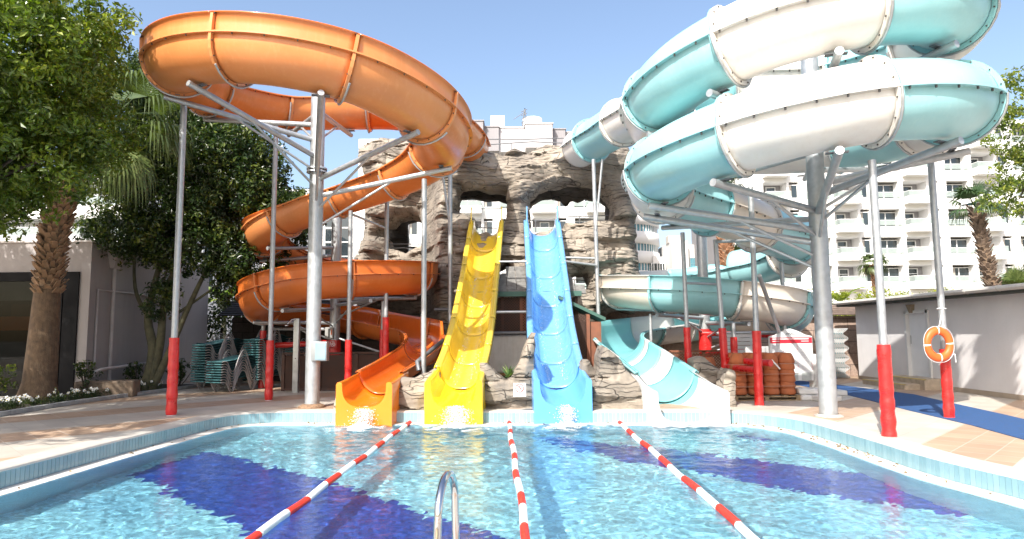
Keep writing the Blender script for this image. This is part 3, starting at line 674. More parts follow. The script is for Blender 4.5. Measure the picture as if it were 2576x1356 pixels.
for k, (a, b) in enumerate(zip(cuts, cuts[1:])):
    white = cols_[k]; idx = list(range(a, b+1)); vs, fs = sweep(lfr, lpts, idx, lprof)
    m_ = (Tw2 if k in (3, 5, 7) else Tw) if white else Tt
    mi_ = Twi if white else Tti
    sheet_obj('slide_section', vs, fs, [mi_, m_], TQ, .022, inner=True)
    for sg in (-1, 1):
        mb = MB()
        for j in range(len(idx)-1):
            i, i2 = idx[j], idx[j+1]; r0 = lprof(i)[-5][0]; 
            a_, b_ = lpts[i]+lfr[i][1]*(sg*(r0+.045)), lpts[i2]+lfr[i2][1]*(sg*(r0+.045)); s, u = lfr[i][1], lfr[i][2]; s2 = lfr[i2][1]
            P4 = [a_-s*.045, a_+s*.045, b_+s2*.045, b_-s2*.045]
            mb.add([p+u*.014 for p in P4]+[p-u*.014 for p in P4], [(0, 1, 2, 3), (7, 6, 5, 4), (1, 5, 6, 2), (0, 3, 7, 4)])
            if j % 4 == 2: mb.box(a_-V((0, 0, .03)), (.022, .022, .04), mi=1)
        mb.build('side_lip', [m_, BOLT], TQ)
    if k > 0 and a < lc[17]:
        mb = MB(); flange_ring(mb, lfr, lpts, a, lprof(a), .07, .03); mb.build('joint_flange', [Tfl[0 if not white else 1], BOLT], TQ)
        mb = MB(); strap(mb, lfr, lpts, a, lprof(a), 5, 19, .04); mb.build('joint_strap', STEEL, TQ)
outlet(TQ, [(3.50, 15.6, .785), (3.56, 15.1, .67), (3.61, 14.4, .54), (3.64, 13.64, .46)], 1.61, .70, gel('outlet_white', (.60, .605, .60), rough=.25, coat=.3, stain=.1, stain_col=(.54, .54, .53)), None, r=.712, w0=.93, bands=(0, .22))
# columns, arms, poles
C2 = V((6.15, 13.01, 0))
mb = MB().tube([C2, C2+V((0, 0, 8.0))], .168, 22); mb.lathe([(.0, 8.0), (.21, 8.0), (.21, 7.96)], C2, 20); mb.build('support_column', STEEL, TQ)
MB().lathe([(.27, .0), (.27, .02), (.19, .05)], C2, 18).build('column_base', mat('base_mortar', (.42, .38, .33), .9, var=.3, vscale=20), TQ)
def tarm(az, z, zc, ext=.3, r=.07, rad=2.75, pl=None):
    i0, i1 = pl; x, y, _ = cz(az, 0); i = nearest(upts, x, y, i0, i1); p = upts[i]-ufr[i][2]*(TR+.15)
    arm_to(TQ, C2, p.x, p.y, p.z, zc, ext, r); return p
lw = (uc[20], uc[27]); hw_ = (uc[8], uc[15])
for az, zc in ((30, 4.35), (-12, 4.0), (-50, 4.05), (-85, 3.65), (72, 4.6), (-110, 3.4)):
    p = tarm(az, 0, zc, pl=lw)
    bar(TQ, (C2.x, C2.y, zc+.0-.55), p.lerp(V((C2.x, C2.y, zc)), .45), .032, 'brace')
for az, zc in ((30, 6.1), (-12, 5.85), (-50, 5.7), (-85, 5.55), (72, 6.35)):
    tarm(az, 0, zc, pl=hw_)
for az, zc in ((115, 4.9), (150, 5.1), (190, 5.25), (225, 5.3)):
    x, y, _ = cz(az, 0); i = nearest(upts, x, y, uc[15], uc[20]); p = upts[i]-ufr[i][2]*(TR+.15); arm_to(TQ, C2, p.x, p.y, p.z, zc, .1, .06)
p = upts[uc[28]]; arm_to(TQ, C2, p.x-.1, p.y-.2, p.z-TR-.12, 3.9, .3, .06)
padded_pole(TQ, (5.89, 10.49, 0), (5.89, 10.49, 4.42), .062, 1.42, padr=.04)
q3 = padded_pole(TQ, (8.25, 12.63, 0), (8.25, 12.63, 4.95), .062, 1.28, padr=.03)
padded_pole(TQ, (5.54, 14.99, 0), (5.56, 14.99, 5.0), .062, 1.66)
padded_pole(TQ, (5.35, 16.6, 0), (5.2, 16.6, 4.0), .06, 1.74)
padded_pole(TQ, (4.6, 17.3, 0), (4.55, 17.3, 4.3), .058, 1.77)
padded_pole(TQ, (7.85, 19.0, 0), (7.85, 19.0, 3.65), .062, 1.64)
padded_pole(TQ, (2.72, 20.6, 0), (2.64, 20.6, 7.2), .062, 0)
padded_pole(TQ, (6.1, 18.2, 0), (6.1, 18.2, 1.9), .06, 1.5)
padded_pole(TQ, (4.05, 19.3, 0), (4.05, 19.3, 2.2), .045, 0)
bar(TQ, (2.9, 20.4, 7.15), (2.66, 20.55, 4.9), .035, 'brace')
bar(TQ, (2.68, 20.6, 4.0), (1.5, 20.6, 4.05), .035, 'brace')
bar(TQ, (4.6, 17.3, 2.95), (7.85, 19.0, 2.95), .035, 'brace')
bar(TQ, (5.22, 16.6, 3.95), (5.56, 15.0, 3.75), .04, 'brace')
bar(TQ, (5.75, 15.2, 2.95), (7.4, 18.2, 1.5), .05, 'brace')
C2b = V((6.19, 21.2, 0))
o = MB().tube([C2b, C2b+V((0, 0, 5.0))], .168, 20).build('support_column', STEEL, TQ)
MB().tube([C2b+V((0, 0, z)) for z in (0, .3, .6, .9, 1.2, 1.5, 1.75)], [.21, .2, .21, .2, .21, .2, .2], 20).build('padding', REDPAD, o)
for (x, y, i0, i1, zc) in ((4.3, 19.1, lc[6], lc[8], 2.1), (6.6, 18.45, lc[8], lc[9], 1.95), (8.3, 19.6, lc[9], lc[11], 1.6), (3.5, 21.5, lc[4], lc[6], 2.3), (8.9, 21.0, lc[10], lc[12], 1.45)):
    i = nearest(lpts, x, y, i0, i1); p = lpts[i]-lfr[i][2]*.74; arm_to(TQ, C2b, p.x, p.y, p.z, zc, .12, .055)
    bar(TQ, (C2b.x, C2b.y, zc-.5), p.lerp(V((C2b.x, C2b.y, zc)), .4), .028, 'brace')
for a, b, in (((6.0, 21.1, 1.62), (9.0, 20.4, 1.5)), ((6.2, 20.9, 1.0), (7.9, 19.6, 1.1)), ((5.4, 16.6, .95), (6.0, 15.4, .92)), ((5.9, 20.9, .55), (4.9, 19.0, .6)), ((5.56, 15.05, .78), (5.35, 16.55, .78))):
    q = [V(a).lerp(V(b), t) for t in np.linspace(0, 1, 12)]; MB().tube(q, [.075+.01*(k % 2) for k in range(12)], 12).build('padded_rail', REDPAD, TQ)

# ---------- yellow and blue straight slides
def straight(name, label, ctr, W, gm, om, im, cap):
    S = thing(name, label, 'water slide')
    # ctr: (x,y,z_rim)
    pts, L_ = resample(catmull(ctr, 14), .12); fr = smooth_frames(pts); r = W/2-.12
    def prof(i):
        p = []; n_ = 20; Wb = W/2
        p += [(-Wb-.02, -.10), (-Wb, -.012), (-Wb+.03, 0), (-r-.02, 0), (-r, -.03)]
        for k in range(n_+1):
            a = PI+PI*k/n_; c_, s_ = math.cos(a), math.sin(a); p.append((r*math.copysign(abs(c_)**.75, c_), -.06+.5*s_*1.0 if True else 0))
        p += [(r, -.03), (r+.02, 0), (Wb-.03, 0), (Wb, -.012), (Wb+.02, -.10)]
        return p
    cuts = list(range(0, len(pts)-6, 13))+[len(pts)-1]
    for a, b in zip(cuts, cuts[1:]):
        vs, fs = sweep(fr, pts, list(range(a, b+1)), prof); sheet_obj('slide_section', vs, fs, [gm, gm], S, .022)
        if a:
            q = [pts[a]+fr[a][1]*x*1.0+fr[a][2]*(z+.006) for x, z in prof(a)[1:-1]]
            MB().tube(q, .009, 5).build('joint_seam', cap, S)
            mb = MB(); flange_ring(mb, fr, pts, a, prof(a)[4:-4], .08, .02, bolts=False); mb.build('joint_flange', om, S)
    return S, pts, fr, prof
Yg = gel('yellow_gel', (.76, .54, .045), rough=.25, coat=.5, stain_col=(.82, .62, .10), stain=.2); Yo = gel('yellow_outlet', (.88, .58, .015), rough=.2, coat=.5, stain=.1, stain_col=(.88, .6, .05))
Ycap = mat('yellow_seal', (.85, .78, .45), .5)
YS, yp, yf, yprof = straight('yellow_water_slide', 'straight yellow slide dropping from the rock wall into the pool', [(-.85, 22.6, 5.6), (-.87, 22.0, 5.38), (-.93, 20.9, 4.45), (-1.0, 19.3, 3.2), (-1.05, 17.5, 2.12), (-1.12, 16.0, 1.37), (-1.2, 14.95, .92)], 1.14, Yg, Yg, None, Ycap)
outlet(YS, [(-1.193, 15.02, .947), (-1.24, 14.5, .78), (-1.27, 14.1, .68)], 1.24, .56, Yo, None, r=.46)
Bg = gel('blue_gel', (.14, .36, .70), rough=.25, coat=.5, stain_col=(.30, .58, .86), stain=.35); Bo = gel('blue_outlet', (.12, .36, .70), rough=.2, coat=.5, stain=.1, stain_col=(.15, .5, .85)); Bcap = mat('blue_seal', (.6, .78, .9), .5)
BS, bp_, bf, bprof = straight('blue_water_slide', 'straight light blue slide dropping from the rock wall into the pool', [(1.04, 22.6, 5.6), (1.04, 22.0, 5.38), (1.05, 20.9, 4.45), (1.05, 19.3, 3.2), (1.0, 17.5, 2.12), (.99, 16.0, 1.37), (1.0, 14.95, .92)], 1.2, Bg, Bg, None, Bcap)
outlet(BS, [(1.0, 15.02, .947), (1.03, 14.5, .79), (1.06, 14.1, .70)], 1.25, .56, Bo, None, r=.49)
for S, x, m_ in ((YS, -.85, Yg), (BS, 1.04, Bg)):
    for sg in (-1, 1):
        MB().prism([(0, 0), (.07, 0), (.09, .45), (.03, .62), (-.02, .6)], -.02, .02, 'x', M=Matrix.Translation((x+sg*.52, 22.0, 5.35))).build('entry_post', m_, S)
    MB().tube([(x-.5, 22.03, 5.9), (x+.5, 22.03, 5.9)], .014, 6).build('entry_bar', STEELD, S)
    for (y, z) in ((19.6, 2.75), (17.2, 1.35)):
        bar(S, (x, y, z-.1), (x, y, 0), .07, 'support_pole')
MB().tube([(-.42, 20.2, 3.88), (.46, 20.2, 3.88)], .035, 8).build('tie_bar', STEEL, BS)
MB().tube([(-.5, 18.0, 2.25), (.43, 18.0, 2.25)], .035, 8).build('tie_bar', STEEL, BS)
MB().tube([(1.62, 20.2, 3.88), (2.66, 20.5, 3.78)], .035, 8).build('tie_bar', STEEL, BS)
# running water and foam at the mouths
FO = bpy.data.materials.new('foam'); FO.use_nodes = True; _b = FO.node_tree.nodes['Principled BSDF']; _b.inputs['Base Color'].default_value = (.9, .94, .95, 1); _b.inputs['Roughness'].default_value = .35; _b.inputs['Transmission Weight'].default_value = .35; _b.inputs['IOR'].default_value = 1.2
def splash(x, y, w, label, sc=1.):
    vs = []; fs = []; rng = np.random.default_rng(int(x*10)+50)
    def blob(c, r):
        b = len(vs); t = rng.normal(size=3); t /= np.linalg.norm(t); s = np.cross(t, [0, 0, 1.]); s /= (np.linalg.norm(s)+1e-6); q = np.cross(s, t)
        for d in (t, -t, s, -s, q, -q): vs.append(tuple(np.array(c)+d*r*(.6+.8*rng.random())))
        for f in ((0, 2, 4), (2, 1, 4), (1, 3, 4), (3, 0, 4), (2, 0, 5), (1, 2, 5), (3, 1, 5), (0, 3, 5)): fs.append(tuple(b+i for i in f))
    for k in range(int(1500*sc)):       # falling sheet
        t = rng.random()**.7; a = rng.normal()*.10*w*(1+.5*t)
        blob((x+a, y+.12-.42*t+.02*rng.normal(), .12-.38*t*t+.012*rng.normal()), .005+.009*rng.random())
    for k in range(int(5200*sc)):      # churned water
        r = abs(rng.normal())*.42*w; an = rng.random()*2*PI; px_, py_ = x+r*math.cos(an)*1.25, y-.42+r*math.sin(an)*.9
        if r > .2 and float(noise3(px_*7, py_*9, 3.)) < -.05+.9*(r-.3): continue
        blob((px_, py_, WZ+.012+max(0, .12-r*.4)*rng.random()**2), .004+.012*rng.random()*max(.25, 1-r))
    me = npmesh('foam', vs, fs, True); return tag(link(me, 'splash_foam', FO), label, 'splash', 'splashes at the slide mouths', 'stuff')
splash(-3.14, 14.12, .85, 'white splash of water under the orange slide mouth', .8)
splash(-1.18, 14.1, 1.0, 'largest white splash of water, under the yellow slide mouth', 1.3)
splash(1.13, 14.1, .7, 'narrow white splash of water under the blue slide mouth', .7)
def running(pts, fr, r, dep, x0, n_, label, seed):
    rng = np.random.default_rng(seed); vs, fs = [], []; N_p = len(pts)
    for k in range(n_):
        i = int((.35+.65*rng.random())*(N_p-2)); a = rng.normal()*.13; t, s, u = [np.array(q) for q in fr[i]]; l = .02+.07*rng.random(); w = .003+.006*rng.random()
        h = -.06-.5*math.sqrt(max(0, 1-(abs(a)/r)**2.2))+.012; c = np.array(pts[i])+s*a+u*h+t*rng.random()*.1; b = len(vs)
        for d in (t*l, -t*l, s*w, -s*w, u*.008, -u*.008): vs.append(c+d)
        for f in ((0, 2, 4), (2, 1, 4), (1, 3, 4), (3, 0, 4), (2, 0, 5), (1, 2, 5), (3, 1, 5), (0, 3, 5)): fs.append(tuple(b+i_ for i_ in f))
    return tag(link(npmesh('running_water', vs, fs, True), 'running_water', FO), label, 'water film', kind='stuff')
running(bp_, bf, .5, .56, 0, 900, 'thin glistening water running down the middle of the blue slide', 3)
running(yp, yf, .45, .56, 0, 500, 'thin water running down the middle of the yellow slide', 4)
# ================= artificial rock
def rockmat(nm='sculpted_rock', k=1.):
    m = bpy.data.materials.new(nm); m.use_nodes = True; nt = m.node_tree; L = nt.links.new; b = nt.nodes['Principled BSDF']; b.inputs['Roughness'].default_value = .9
    geo = _n(nt, 'ShaderNodeNewGeometry'); pos = geo.outputs['Position']
    n1 = _n(nt, 'ShaderNodeTexNoise'); n1.inputs['Scale'].default_value = .9; n1.inputs['Detail'].default_value = 9; n1.inputs['Roughness'].default_value = .65; L(pos, n1.inputs['Vector'])
    cr = _n(nt, 'ShaderNodeValToRGB'); e = cr.color_ramp.elements; e[0].position = .32; e[0].color = (.15, .128, .108, 1); e[1].position = .68; e[1].color = (.40, .345, .28, 1)
    q = e.new(.5); q.color = (.28, .24, .195, 1); L(n1.outputs['Fac'], cr.inputs[0])
    # broken bedding lines: nearly level, wandering, interrupted
    sp = _n(nt, 'ShaderNodeSeparateXYZ'); L(pos, sp.inputs[0])
    def M(op, a_, b_=None):
        q_ = _n(nt, 'ShaderNodeMath', operation=op)
        for i_, v_ in enumerate((a_, b_)):
            if v_ is None: continue
            if hasattr(v_, 'links'): L(v_, q_.inputs[i_])
            else: q_.inputs[i_].default_value = v_
        return q_.outputs[0]
    def lines(freq, wob, wsc, width, msc, mlo, mhi):
        w1 = _n(nt, 'ShaderNodeTexNoise'); w1.inputs['Scale'].default_value = wsc; w1.inputs['Detail'].default_value = 3; L(pos, w1.inputs['Vector'])
        zz = M('ADD', M('MULTIPLY', sp.outputs['Z'], freq), M('MULTIPLY', w1.outputs['Fac'], wob)); fr_ = M('FRACT', zz); dd_ = M('MINIMUM', fr_, M('SUBTRACT', 1., fr_))
        ln = _n(nt, 'ShaderNodeMapRange'); ln.inputs[1].default_value = width*.3; ln.inputs[2].default_value = width; L(dd_, ln.inputs[0])
        cb = _n(nt, 'ShaderNodeCombineXYZ'); L(M('MULTIPLY', sp.outputs['X'], msc), cb.inputs[0]); L(M('MULTIPLY', sp.outputs['Y'], msc), cb.inputs[1]); L(M('MULTIPLY', M('FLOOR', zz), 3.7), cb.inputs[2])
        mk = _n(nt, 'ShaderNodeTexNoise'); mk.inputs['Scale'].default_value = 1.; mk.inputs['Detail'].default_value = 2; L(cb.outputs[0], mk.inputs['Vector'])
        mm = _n(nt, 'ShaderNodeMapRange'); mm.inputs[1].default_value = mlo; mm.inputs[2].default_value = mhi; L(mk.outputs['Fac'], mm.inputs[0])
        return M('MAXIMUM', ln.outputs[0], M('SUBTRACT', 1., mm.outputs[0]))
    l1 = lines(8.5, 4.5, 1.1, .10, 1.9, .50, .56); l2 = lines(3.1, 3., .7, .05, 1.1, .42, .5)
    w5 = _n(nt, 'ShaderNodeTexNoise'); w5.inputs['Scale'].default_value = 1.3; w5.inputs['Detail'].default_value = 3; L(pos, w5.inputs['Vector'])
    zc = M('FLOOR', M('ADD', M('MULTIPLY', sp.outputs['Z'], 3.1), M('MULTIPLY', w5.outputs['Fac'], 1.2)))
    xv = M('FRACT', M('ADD', M('ADD', M('MULTIPLY', sp.outputs['X'], 1.25), M('MULTIPLY', zc, .43)), M('MULTIPLY', w5.outputs['Fac'], 1.6)))
    vl = _n(nt, 'ShaderNodeMapRange'); vl.inputs[1].default_value = .004; vl.inputs[2].default_value = .022; L(M('MINIMUM', xv, M('SUBTRACT', 1., xv)), vl.inputs[0])
    mk5 = _n(nt, 'ShaderNodeTexNoise'); mk5.inputs['Scale'].default_value = .8; L(pos, mk5.inputs['Vector']); mm5 = _n(nt, 'ShaderNodeMapRange'); mm5.inputs[1].default_value = .48; mm5.inputs[2].default_value = .53; L(mk5.outputs['Fac'], mm5.inputs[0])
    l2 = M('MULTIPLY', l2, M('MAXIMUM', vl.outputs[0], M('SUBTRACT', 1., mm5.outputs[0])))
    class _O: pass
    mxm = _O(); mxm.outputs = [M('MULTIPLY', l1, l2)]
    dk = _n(nt, 'ShaderNodeMix', data_type='RGBA', blend_type='MULTIPLY'); dk.inputs['Factor'].default_value = 1; L(cr.outputs[0], dk.inputs['A'])
    r3 = _n(nt, 'ShaderNodeMapRange'); r3.inputs[3].default_value = .33; r3.inputs[4].default_value = 1; L(mxm.outputs[0], r3.inputs[0]); L(r3.outputs[0], dk.inputs['B']); L(dk.outputs['Result'], b.inputs['Base Color'])
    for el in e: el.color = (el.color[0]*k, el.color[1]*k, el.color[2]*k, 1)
    n4 = _n(nt, 'ShaderNodeTexNoise'); n4.inputs['Scale'].default_value = 16; n4.inputs['Detail'].default_value = 8; n4.inputs['Roughness'].default_value = .7; L(pos, n4.inputs['Vector'])
    ad = _n(nt, 'ShaderNodeMath', operation='MULTIPLY_ADD'); ad.inputs[1].default_value = .35; L(n4.outputs['Fac'], ad.inputs[0]); L(mxm.outputs[0], ad.inputs[2])
    bp = _n(nt, 'ShaderNodeBump'); bp.inputs['Strength'].default_value = .8; bp.inputs['Distance'].default_value = .05; L(ad.outputs[0], bp.inputs['Height']); L(bp.outputs[0], b.inputs['Normal'])
    return m
ROCK = rockmat(); ROCKD = rockmat('cave_shade_rock', .32)  # second copy darkened so the cave layer carries shade in its colour
def rockdisp(x, z, s=1.):
    """how far the face bulges: big boulders, beds of stone, chips"""
    w = .35*fbm(x*.5, z*.5, 3., 2)
    big = .42*fbm(x*.42+w, z*.55, 11., 3)
    zz = z*2.1+.55*fbm(x*.5, z*.3, 21., 2)+.15*noise3(x*2, z, 3.)
    ph = zz-np.floor(zz); cell = np.floor(zz)
    bed = .25*(noise3(x*.9+cell*3.7, cell*1.9, 5.)+.5*noise3(x*2.3+cell*1.7, cell*2.9, 15.))*np.clip(np.minimum(ph, (1-ph)*1.0)*14, 0, 1)
    gro = -.10*np.exp(-(np.minimum(ph, 1-ph)/.05)**2)*(noise3(x*.7, cell*2.3, 61.) > -.25)
    xx = x*1.1+cell*.37+.3*noise3(x, z, 8.); px = xx-np.floor(xx); jo = -.06*np.exp(-(np.minimum(px, 1-px)/.05)**2)*(noise3(x*.6, z*.6, 30.) > .1)
    z2 = z*7.5+1.2*fbm(x*.7, z*.5, 31., 2); p2 = z2-np.floor(z2)
    fine = -.038*np.exp(-(np.minimum(p2, 1-p2)/.15)**2)*(noise3(x*.8+np.floor(z2)*.9, np.floor(z2)*1.3, 2.) > -.05)
    return s*(big+bed+gro+jo+fine+.05*np.abs(fbm(x*3.2, z*4.5, 7., 4)))
def rock_wall(name, label, outline, holes, yf, thick, cell=.055, s=1., mname=None, parent=None, curve=None, group=None):
    ox = [p[0] for p in outline]; oz = [p[1] for p in outline]
    xs = np.arange(min(ox)-.2, max(ox)+.2, cell); zs = np.arange(min(oz)-.2, max(oz)+.2, cell)
    X, Z = np.meshgrid(xs, zs); Xw = X+.10*fbm(X*1.4, Z*1.4, 51., 3); Zw = Z+.10*fbm(X*1.4, Z*1.4, 77., 3)
    sd = polydist(Xw, Zw, outline)
    hd = np.full(X.shape, 1e9)
    for h in holes: hd = np.minimum(hd, -polydist(Xw, Zw, h))
    d = np.minimum(sd, hd); d = np.where(Z < .12, np.maximum(d, .001) if False else d, d)
    gz, gx_ = np.gradient(d, cell); gl = np.hypot(gx_, gz)+1e-6
    near = np.abs(d) < cell*1.0; X2 = np.where(near, X-d*gx_/gl**2*.95, X); Z2 = np.where(near, Z-d*gz/gl**2*.95, Z)
    dc = (d[:-1, :-1]+d[1:, :-1]+d[:-1, 1:]+d[1:, 1:])/4; keep = dc > 0
    disp = rockdisp(X, Z, s); rnd = .38*s*(1-np.exp(-np.clip(d, 0, 9)/.22))
    base = yf(X, Z) if callable(yf) else yf
    YF = base+.2*s-disp-rnd; 
    back = base+thick+.35*fbm(X*.6, Z*.6, 91., 2)*s-.3*s*np.exp(-np.clip(d, 0, 9)/.3)
    idx = np.full(X.shape, -1); used = np.zeros(X.shape, bool)
    used[:-1, :-1] |= keep; used[1:, :-1] |= keep; used[:-1, 1:] |= keep; used[1:, 1:] |= keep
    idx[used] = np.arange(used.sum()); nF = used.sum()
    vF = np.stack([X2[used], YF[used], Z2[used]], -1); vB = np.stack([X2[used], back[used], Z2[used]], -1)
    j, i = np.nonzero(keep)
    a, b, c, e = idx[j, i], idx[j, i+1], idx[j+1, i+1], idx[j+1, i]
    F1 = np.stack([a, b, c, e], -1); F2 = np.stack([e, c, b, a], -1)+nF
    # boundary strips with depth rows
    kp = np.pad(keep, 1); E = []
    for (dj, di, p, q_) in ((-1, 0, (0, 0), (0, 1)), (1, 0, (1, 1), (1, 0)), (0, -1, (1, 0), (0, 0)), (0, 1, (0, 1), (1, 1))):
        m_ = keep & ~kp[1+dj:1+dj+keep.shape[0], 1+di:1+di+keep.shape[1]]; jj, ii = np.nonzero(m_)
        E.append(np.stack([idx[jj+p[0], ii+p[1]], idx[jj+q_[0], ii+q_[1]]], -1))
    E = np.concatenate(E); bv = np.unique(E); mp_ = -np.ones(nF, int); mp_[bv] = np.arange(len(bv)); K = max(3, int(thick/.16))
    GX = (gx_/gl)[used][bv]; GZ = (gz/gl)[used][bv]; rows = []
    for k in range(1, K):
        t = k/K; p = vF[bv]*(1-t)+vB[bv]*t
        w = .10*s*fbm(p[:, 0]*1.3, p[:, 1]*1.6, p[:, 2]*1.3, 3)-.05*s*math.sin(PI*t)
        p = p+np.stack([GX*w, 0*w, GZ*w], -1); rows.append(p)
    V_ = np.concatenate([vF, vB]+rows); S_ = []
    for k in range(K):
        def rid(v, kk): return v if kk == 0 else (v+nF if kk == K else 2*nF+(kk-1)*len(bv)+mp_[v])
        S_.append(np.stack([rid(E[:, 1], k), rid(E[:, 0], k), rid(E[:, 0], k+1), rid(E[:, 1], k+1)], -1))
    FA = np.concatenate([F1, F2]+S_); me = npmesh(name, V_, FA, True)
    try: me.set_sharp_from_angle(angle=R(50))
    except Exception: pass
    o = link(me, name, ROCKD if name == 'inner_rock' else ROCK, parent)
    if label: tag(o, label, 'rock', group)
    return o
def A(X, Y): return (876.8+X*.34666, 298.3+Y*.34666)
RY = 22.3
def rock_y(x):      # the left shoulder of the wall stands further back, behind the orange coils
    t = np.clip((-2.3-np.asarray(x, float))/1.0, 0, 1); return RY+2.5*t*t*(3-2*t)
def pz(u, v, y):
    p = at(u, v, y)
    if y == RY:
        for _ in range(8): p = at(u, v, .5*float(rock_y(p.x))+.5*p.y)
    return (p.x, p.z)
out_px = [(905, 362), (960, 345), (1010, 350), (1060, 362), (1110, 392), (1150, 380), (1180, 350), (1196, 346), (1226, 370), (1260, 382), (1293, 366), (1334, 376), (1362, 357), (1431, 355), (1500, 362), (1548, 356), (1578, 362), (1594, 400), (1592, 470), (1596, 560), (1604, 640), (1608, 690), (1602, 745), (1600, 782), (1530, 792), (1505, 800), (1500, 960), (872, 960), (868, 830), (890, 770), (880, 740), (893, 690), (897, 645), (905, 610), (911, 569), (918, 500), (925, 440), (907, 400)]
outl = [pz(u, v, RY) for u, v in out_px]
H_ = [[(757, 500), (800, 462), (1000, 440), (1075, 462), (1140, 480), (1170, 560), (1150, 680), (1128, 800), (1060, 830), (900, 830), (905, 715), (840, 690), (762, 660)],
      [(1285, 650), (1300, 540), (1380, 470), (1500, 425), (1650, 412), (1850, 440), (1900, 520), (1940, 600), (1925, 705), (1840, 738), (1680, 750), (1605, 735), (1585, 790), (1500, 800), (1480, 825), (1320, 825)],
      [(190, 830), (205, 775), (250, 745), (300, 745), (330, 700), (430, 688), (505, 710), (545, 790), (560, 900), (540, 930), (470, 960), (400, 975), (320, 950), (270, 920), (240, 860)],
      [(1060, 1075), (1150, 1055), (1165, 1130), (1125, 1200), (1110, 1235), (1050, 1240)],
      [(1590, 1150), (1660, 1115), (1745, 1105), (1768, 1180), (1762, 1250), (1600, 1255)]]
RW = thing('rock_wall', 'tall sculpted brown rock wall with cave openings behind the slides', 'rock wall')
o = rock_wall('rock_face', None, outl, [[pz(*A(*p), RY) for p in h] for h in H_], lambda X_, Z_: rock_y(X_), 2.0, .042, 1., parent=RW)
in_h = [[(775, 610), (800, 570), (900, 562), (1000, 575), (1090, 568), (1150, 600), (1160, 690), (1160, 900), (770, 900)], [(1300, 640), (1330, 600), (1400, 562), (1480, 552), (1540, 570), (1580, 608), (1610, 565), (1690, 580), (1745, 560), (1830, 575), (1885, 620), (1880, 705), (1890, 900), (1300, 900)]]
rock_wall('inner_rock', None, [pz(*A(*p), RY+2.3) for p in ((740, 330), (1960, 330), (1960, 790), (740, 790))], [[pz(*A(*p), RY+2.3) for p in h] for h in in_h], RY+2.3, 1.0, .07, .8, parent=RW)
# dark cave interior behind the left opening, and black guard rails
def rail(par, pts, h=.0, r=.02, posts=()):
    mb = MB().tube(pts, r, 6)
    for p in posts: mb.tube([p, (p[0], p[1], p[2]-.45)], r, 6)
    return mb.build('guard_rail', STEELD, par)
ry = RY+1.5
for px in ([(905, 150), (1100, 150), (1300, 150), (1560, 142)], [(1000, 190), (1180, 178), (1330, 168), (1560, 178)], [(1585, 708), (1700, 712), (1885, 702)], [(1300, 738), (1420, 740), (1490, 740)], [(930, 790), (1080, 796)], [(1060, 1168), (1300, 1172)], [(1060, 1215), (1300, 1222)], [(1590, 1165), (1760, 1180)], [(1590, 1210), (1760, 1222)], [(200, 912), (400, 910), (560, 912)], [(200, 945), (400, 938), (560, 962)]):
    q = [at(*A(*p), ry-.6+(2.4 if p[0] < 620 else 0)) for p in px]; mid = [q[0].lerp(q[-1], .3), q[0].lerp(q[-1], .75)] if len(q) < 4 else q[1:-1]
    rail(RW, q, posts=mid[:1])
# inner slabs of the tower (walkway floors and back wall pieces)
SLAB = mat('tower_slab', (.24, .21, .18), .9, var=.25, vscale=2)
for x0, x1, z0, z1, y0, y1 in ((-5.3, -3.0, 3.35, 3.5, 25.3, 28), (-2.2, 3.6, 4.45, 4.6, 23.2, 24.2)):
    MB().bx((x0, y0, z0), (x1, y1, z1)).build('walkway_slab', SLAB, RW)
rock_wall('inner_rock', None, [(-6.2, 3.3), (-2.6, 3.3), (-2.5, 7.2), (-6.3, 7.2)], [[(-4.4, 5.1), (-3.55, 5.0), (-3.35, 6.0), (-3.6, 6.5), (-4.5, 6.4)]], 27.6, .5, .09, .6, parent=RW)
# low rocks along the far rim between the slide mouths
def low(name, label, prof, y, th, s=.45, cell=.035):
    pts = [(x, z) for x, z in prof]+[(prof[-1][0], -.35), (prof[0][0], -.35)]
    return rock_wall(name, label, pts, [], y, th, cell, s, group='low boulders along the far edge of the pool')
low('boulder', 'low rough boulder between the orange and yellow slide mouths', [(-2.62, .15), (-2.6, .62), (-2.3, .66), (-2.0, .72), (-1.8, .85), (-1.7, .2)], 14.75, .8)
low('boulder', 'rough boulder with a planter hollow between the yellow and blue slide mouths', [(-.75, .1), (-.75, .98), (-.55, 1.02), (-.38, .78), (-.1, .70), (.05, .86), (.18, 1.15), (.36, 1.55), (.5, 1.72), (.58, .2)], 14.75, .7)
low('boulder', 'small rock heap just right of the blue slide mouth', [(1.5, .1), (1.5, 1.05), (1.66, 1.02), (1.8, .8), (1.95, .62), (2.1, .1)], 14.75, .7)
low('boulder', 'large split boulder beneath the white slide mouth', [(1.72, -.3), (1.78, .45), (1.88, 1.1), (2.02, 1.25), (2.2, 1.12), (2.42, .9), (2.62, .70), (2.80, .52), (2.88, .25), (2.92, -.3)], 14.42, 1.2, .5)
low('boulder', 'narrow stacked rocks on the right of the white slide mouth', [(4.66, -.3), (4.66, .7), (4.72, .85), (4.84, .8), (4.92, .5), (4.98, .2), (5.0, -.05)], 14.75, .8)
low('boulder', 'grey boulder half hidden behind the white slide channel', [(4.2, .1), (4.25, .9), (4.5, 1.0), (4.75, .8), (4.9, .3)], 15.6, .8)
low('boulder', 'small dark boulder at the left foot of the orange slide mouth', [(-3.98, -.1), (-3.95, .25), (-3.85, .5), (-3.78, .55), (-3.72, .1)], 14.7, .7, .3)
